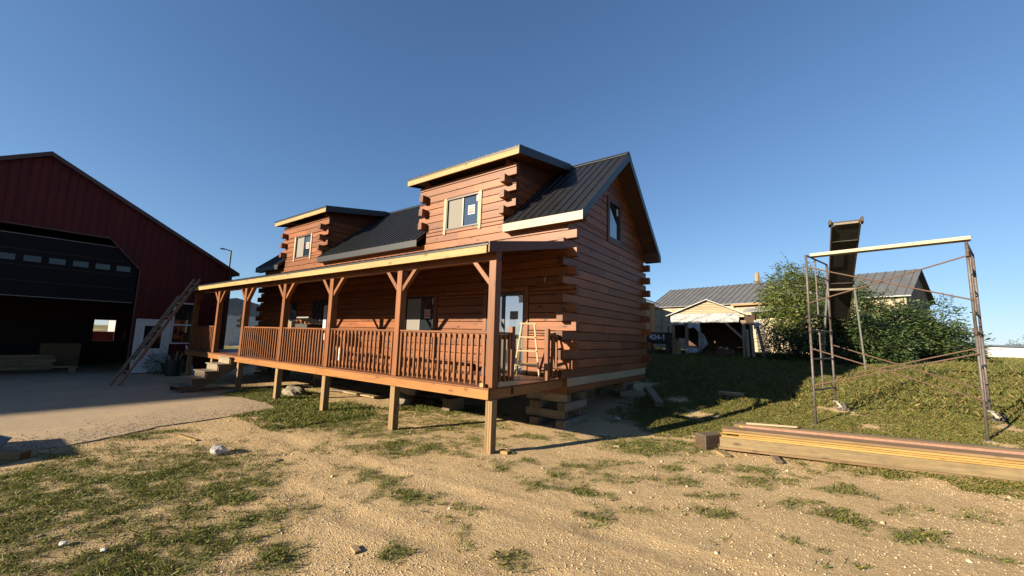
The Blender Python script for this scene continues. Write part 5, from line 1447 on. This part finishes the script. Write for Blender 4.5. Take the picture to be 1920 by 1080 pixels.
# ================================================================== FAR BUILDINGS, POLES
wb = empty("white_building", (30, 57, 1.3), "long low white building on the right horizon", "building")
box("wall", 18.7, 44, 55.0, 63, 1.0, 2.42, M_WHITE, wb); MB().prism([(54.7, 2.42), (59, 2.62), (63.3, 2.42)], -44.3, -18.4, F_gable(0)).build("roof", M_PALEROOF, wb)
lbd = empty("metal_gable_shed", (-46, 10.7, .4), "grey metal gable shed behind the gap between barn and cabin", "shed")
box("wall", -55, -42, 3.8, 17.6, 0, 3.35, M_PALEROOF, lbd)
MB().prism([(3.5, 3.36), (10.72, 5.0), (17.9, 3.36)], 41.9, 55.2, F_gable(0)).build("roof", M_GREYROOF, lbd)
bw2 = empty("block_wall", (-36, 9.6, .5), "white block wall with a brown opening behind the porch steps", "wall")
xw = -36.0
yy0, zz = 7.6, 0.45
for r_ in range(11):
    y = yy0 + (.0 if r_ % 2 else .22)
    while y < 12.2:
        if not (8.95 < y + .2 < 9.55 and 2.0 < zz + .1 < 2.9): box("block", xw - .2, xw + random.uniform(-.012, .012), y + .006, y + .434, zz + .004, zz + .226, M_WHITE, bw2, .01)
        y += .44
    zz += .23
box("brown_shutter", xw - .15, xw - .08, 8.9, 9.6, 2.05, 2.98, M_BROWNLUM, bw2)
lp = empty("lamp_post", (-30.5, 6.1, .25), "slim lamp pole rising behind the barn's eave", "lamp post")
tube("pole", (-30.5, 6.1, .2), (-30.5, 6.06, 7.75), .06, M_BLACK, lp, 8); beam("arm", (-30.5, 6.06, 7.72), (-30.5, 5.6, 7.8), .06, .06, M_BLACK, lp); box("lamp_head", -30.6, -30.4, 5.35, 5.65, 7.74, 7.82, M_BLACK, lp)

# ================================================================== SMALL THINGS
lump("plastic_bag", (-3.1, -2.7, .04), (.13, .10, .085), M_BAG, "crumpled clear plastic bag on the dirt left of the tracks", "bag", 8)
for i, (x, y, dx, dy, w, t, m, lab) in enumerate((
        (.90, -2.94, .12, -.03, .06, .025, M_GREYLUM, "small wood offcut on the dirt near the front grass tuft"),
        (-2.2, -2.23, .12, -.05, .05, .02, M_GREYLUM, "small wood offcut on the dirt right of the plastic bag"),
        (-4.75, -2.75, .62, .08, .05, .02, M_PINE, "thin yellow wood strip at the edge of the apron"),
        (.08, .25, .18, .02, .13, .045, M_PINE, "pale wood wedge at the foot of the corner porch post"),
        (1.35, 1.95, .10, .04, .05, .03, M_PALE, "small pale chip beside the house shadow"),
        (5.2, 3.0, .05, .02, .03, .01, M_PALE, "small pale chip before the lumber pile"))):
    zg = float(ground_z(np.array([x]), np.array([y]))[0])
    tag(beam("wood_scrap", (x, y, zg + t * .45), (x + dx, y + dy, zg + t * .5), w, t, m), lab, "wood scrap", "wood scraps on the ground")
for i, (x, y, s, lab) in enumerate(((-.61, -4.31, .022, "white litter scrap in the lower left grass, right one"), (-1.02, -4.5, .03, "white litter scrap in the lower left grass, left one"), (.55, 4.2, .06, "white litter scrap in the shade beside the cabin"), (.9, 2.6, .03, "small white litter scrap on the gravel by the house shadow"))):
    lump("litter", (x, y, float(ground_z(np.array([x]), np.array([y]))[0]) + .025), (s * 1.4, s, s * .5), M_PAPER, lab, "litter", 40 + i)
kb = tag(beam("curb_plank", (-4.72, -4.5, .04), (-5.6, -5.4, .05), .16, .10, M_TREATED), "dark plank end at the left edge of the picture", "plank")
tag(beam("sheet_offcut", (-5.15, -4.72, .10), (-5.9, -5.5, .32), .35, .03, M_GREYROOF, up=(.6, -.5, .8)), "grey sheet leaning on the plank at the left edge", "sheet")
for i in range(7): tag(box("shade_pallet", -6.9, -5.55, -7.6, -6.5, .013 + .125 * i, .013 + .125 * i + .12, M_WEATHER), "wooden pallet, %s up in the stack added out of view for its shade" % (names + ["sixth", "seventh"])[i], "shade_pallet", "pallets added out of view to cast shade")  # stack added beyond the left edge of view to throw shade on the grass
bk = empty("scrap_bucket", (-15.9, -.15, 0.0), "dark bucket of wood offcuts left of the porch steps", "bucket")
MB().tube((-15.9, -.15, 0.0), (-15.9, -.15, .62), .24, 16, .29).build("bucket_body", M_BLACK, bk, False)
for i in range(5):
    t = i * 1.3; beam("offcut", (-15.9 + .12 * math.cos(t), -.15 + .12 * math.sin(t), .5), (-15.9 + .26 * math.cos(t), -.15 + .22 * math.sin(t), .95 - .06 * i), .06, .04, M_GREYLUM, bk)
tag(beam("leaning_pipe", (-16.0, .55, 0.0), (-16.6, .35, 1.15), .05, .05, M_WHITE), "white pipe leaning by the barn window", "pipe")
# porch odds and ends
gr = empty("pellet_grill", (-8.45, 1.25, DZ), "open-lidded grey grill standing on the porch behind the rail", "grill")
box("cook_box", -8.85, -8.1, 1.0, 1.5, 1.95, 2.12, M_BLACK, gr); beam("lid", (-8.47, 1.5, 2.16), (-8.47, 1.02, 2.32), .74, .05, M_GREYFR, gr)
for x in (-8.8, -8.15):
    for y in (1.05, 1.45): beam("leg", (x, y, DZ), (x, y, 1.95), .04, .04, M_BLACK, gr)
tb = empty("work_table", (-9.75, 1.3, DZ), "small folding work table on the porch behind the rail", "table")
box("table_top", -10.05, -9.2, 1.0, 1.5, 1.93, 1.97, M_GREYLUM, tb)
for x in (-10.0, -9.25):
    for y in (1.05, 1.45): beam("leg", (x, y, DZ), (x, y, 1.93), .04, .04, M_GREYLUM, tb)
tag(box("white_box", -9.62, -9.32, 1.1, 1.4, 1.972, 2.2, M_PALE), "pale cardboard box on the work table, right one", "box"); tag(box("white_box", -9.95, -9.75, 1.1, 1.35, 1.972, 2.1, M_WHITE), "white box on the work table, left one", "box")
for i in range(3): tag(box("porch_timber", -7.9 + .3 * i, -2.6 + .2 * i, 2.2 - .12 * i, 2.30 - .12 * i, 1.062, 1.28 - .05 * i, M_STAIN), "brown timber lying along the wall on the porch, %s from the wall" % names[i], "timber", "timbers lying on the porch")
lump("cloth_bundle", (-.62, .9, 1.2), (.16, .14, .30), M_BLUE, "dark blue cloth bundle on the porch by the corner post", "bundle", 61)
lump("cloth_bundle", (-1.0, 1.2, 1.15), (.16, .14, .22), M_BLUE, "small blue cloth bundle on the porch behind the rail", "bundle", 62)
for i, (x, z) in enumerate(((-6.9, 1.5), (-6.45, 1.4))):
    lump("white_jug", (x, 1.2, 1.06 + .12), (.1, .1, .28), M_WHITE, ("white jug on the porch floor behind the rail, left one", "white jug on the porch floor behind the rail, right one")[i], "jug", 70 + i)
wl2 = empty("wall_lamp_bulb", (-.45, 2.45, 3.2), "bare bulb hanging on a wire from the porch wall", "bulb")
lump_o = MB().tube((-.45, YW - .06, 3.16), (-.45, YW - .06, 3.26), .02, 10, .03).tube((-.45, YW - .06, 3.26), (-.44, YW - .01, 3.36), .008, 6).build("bulb", M_PALE, wl2)
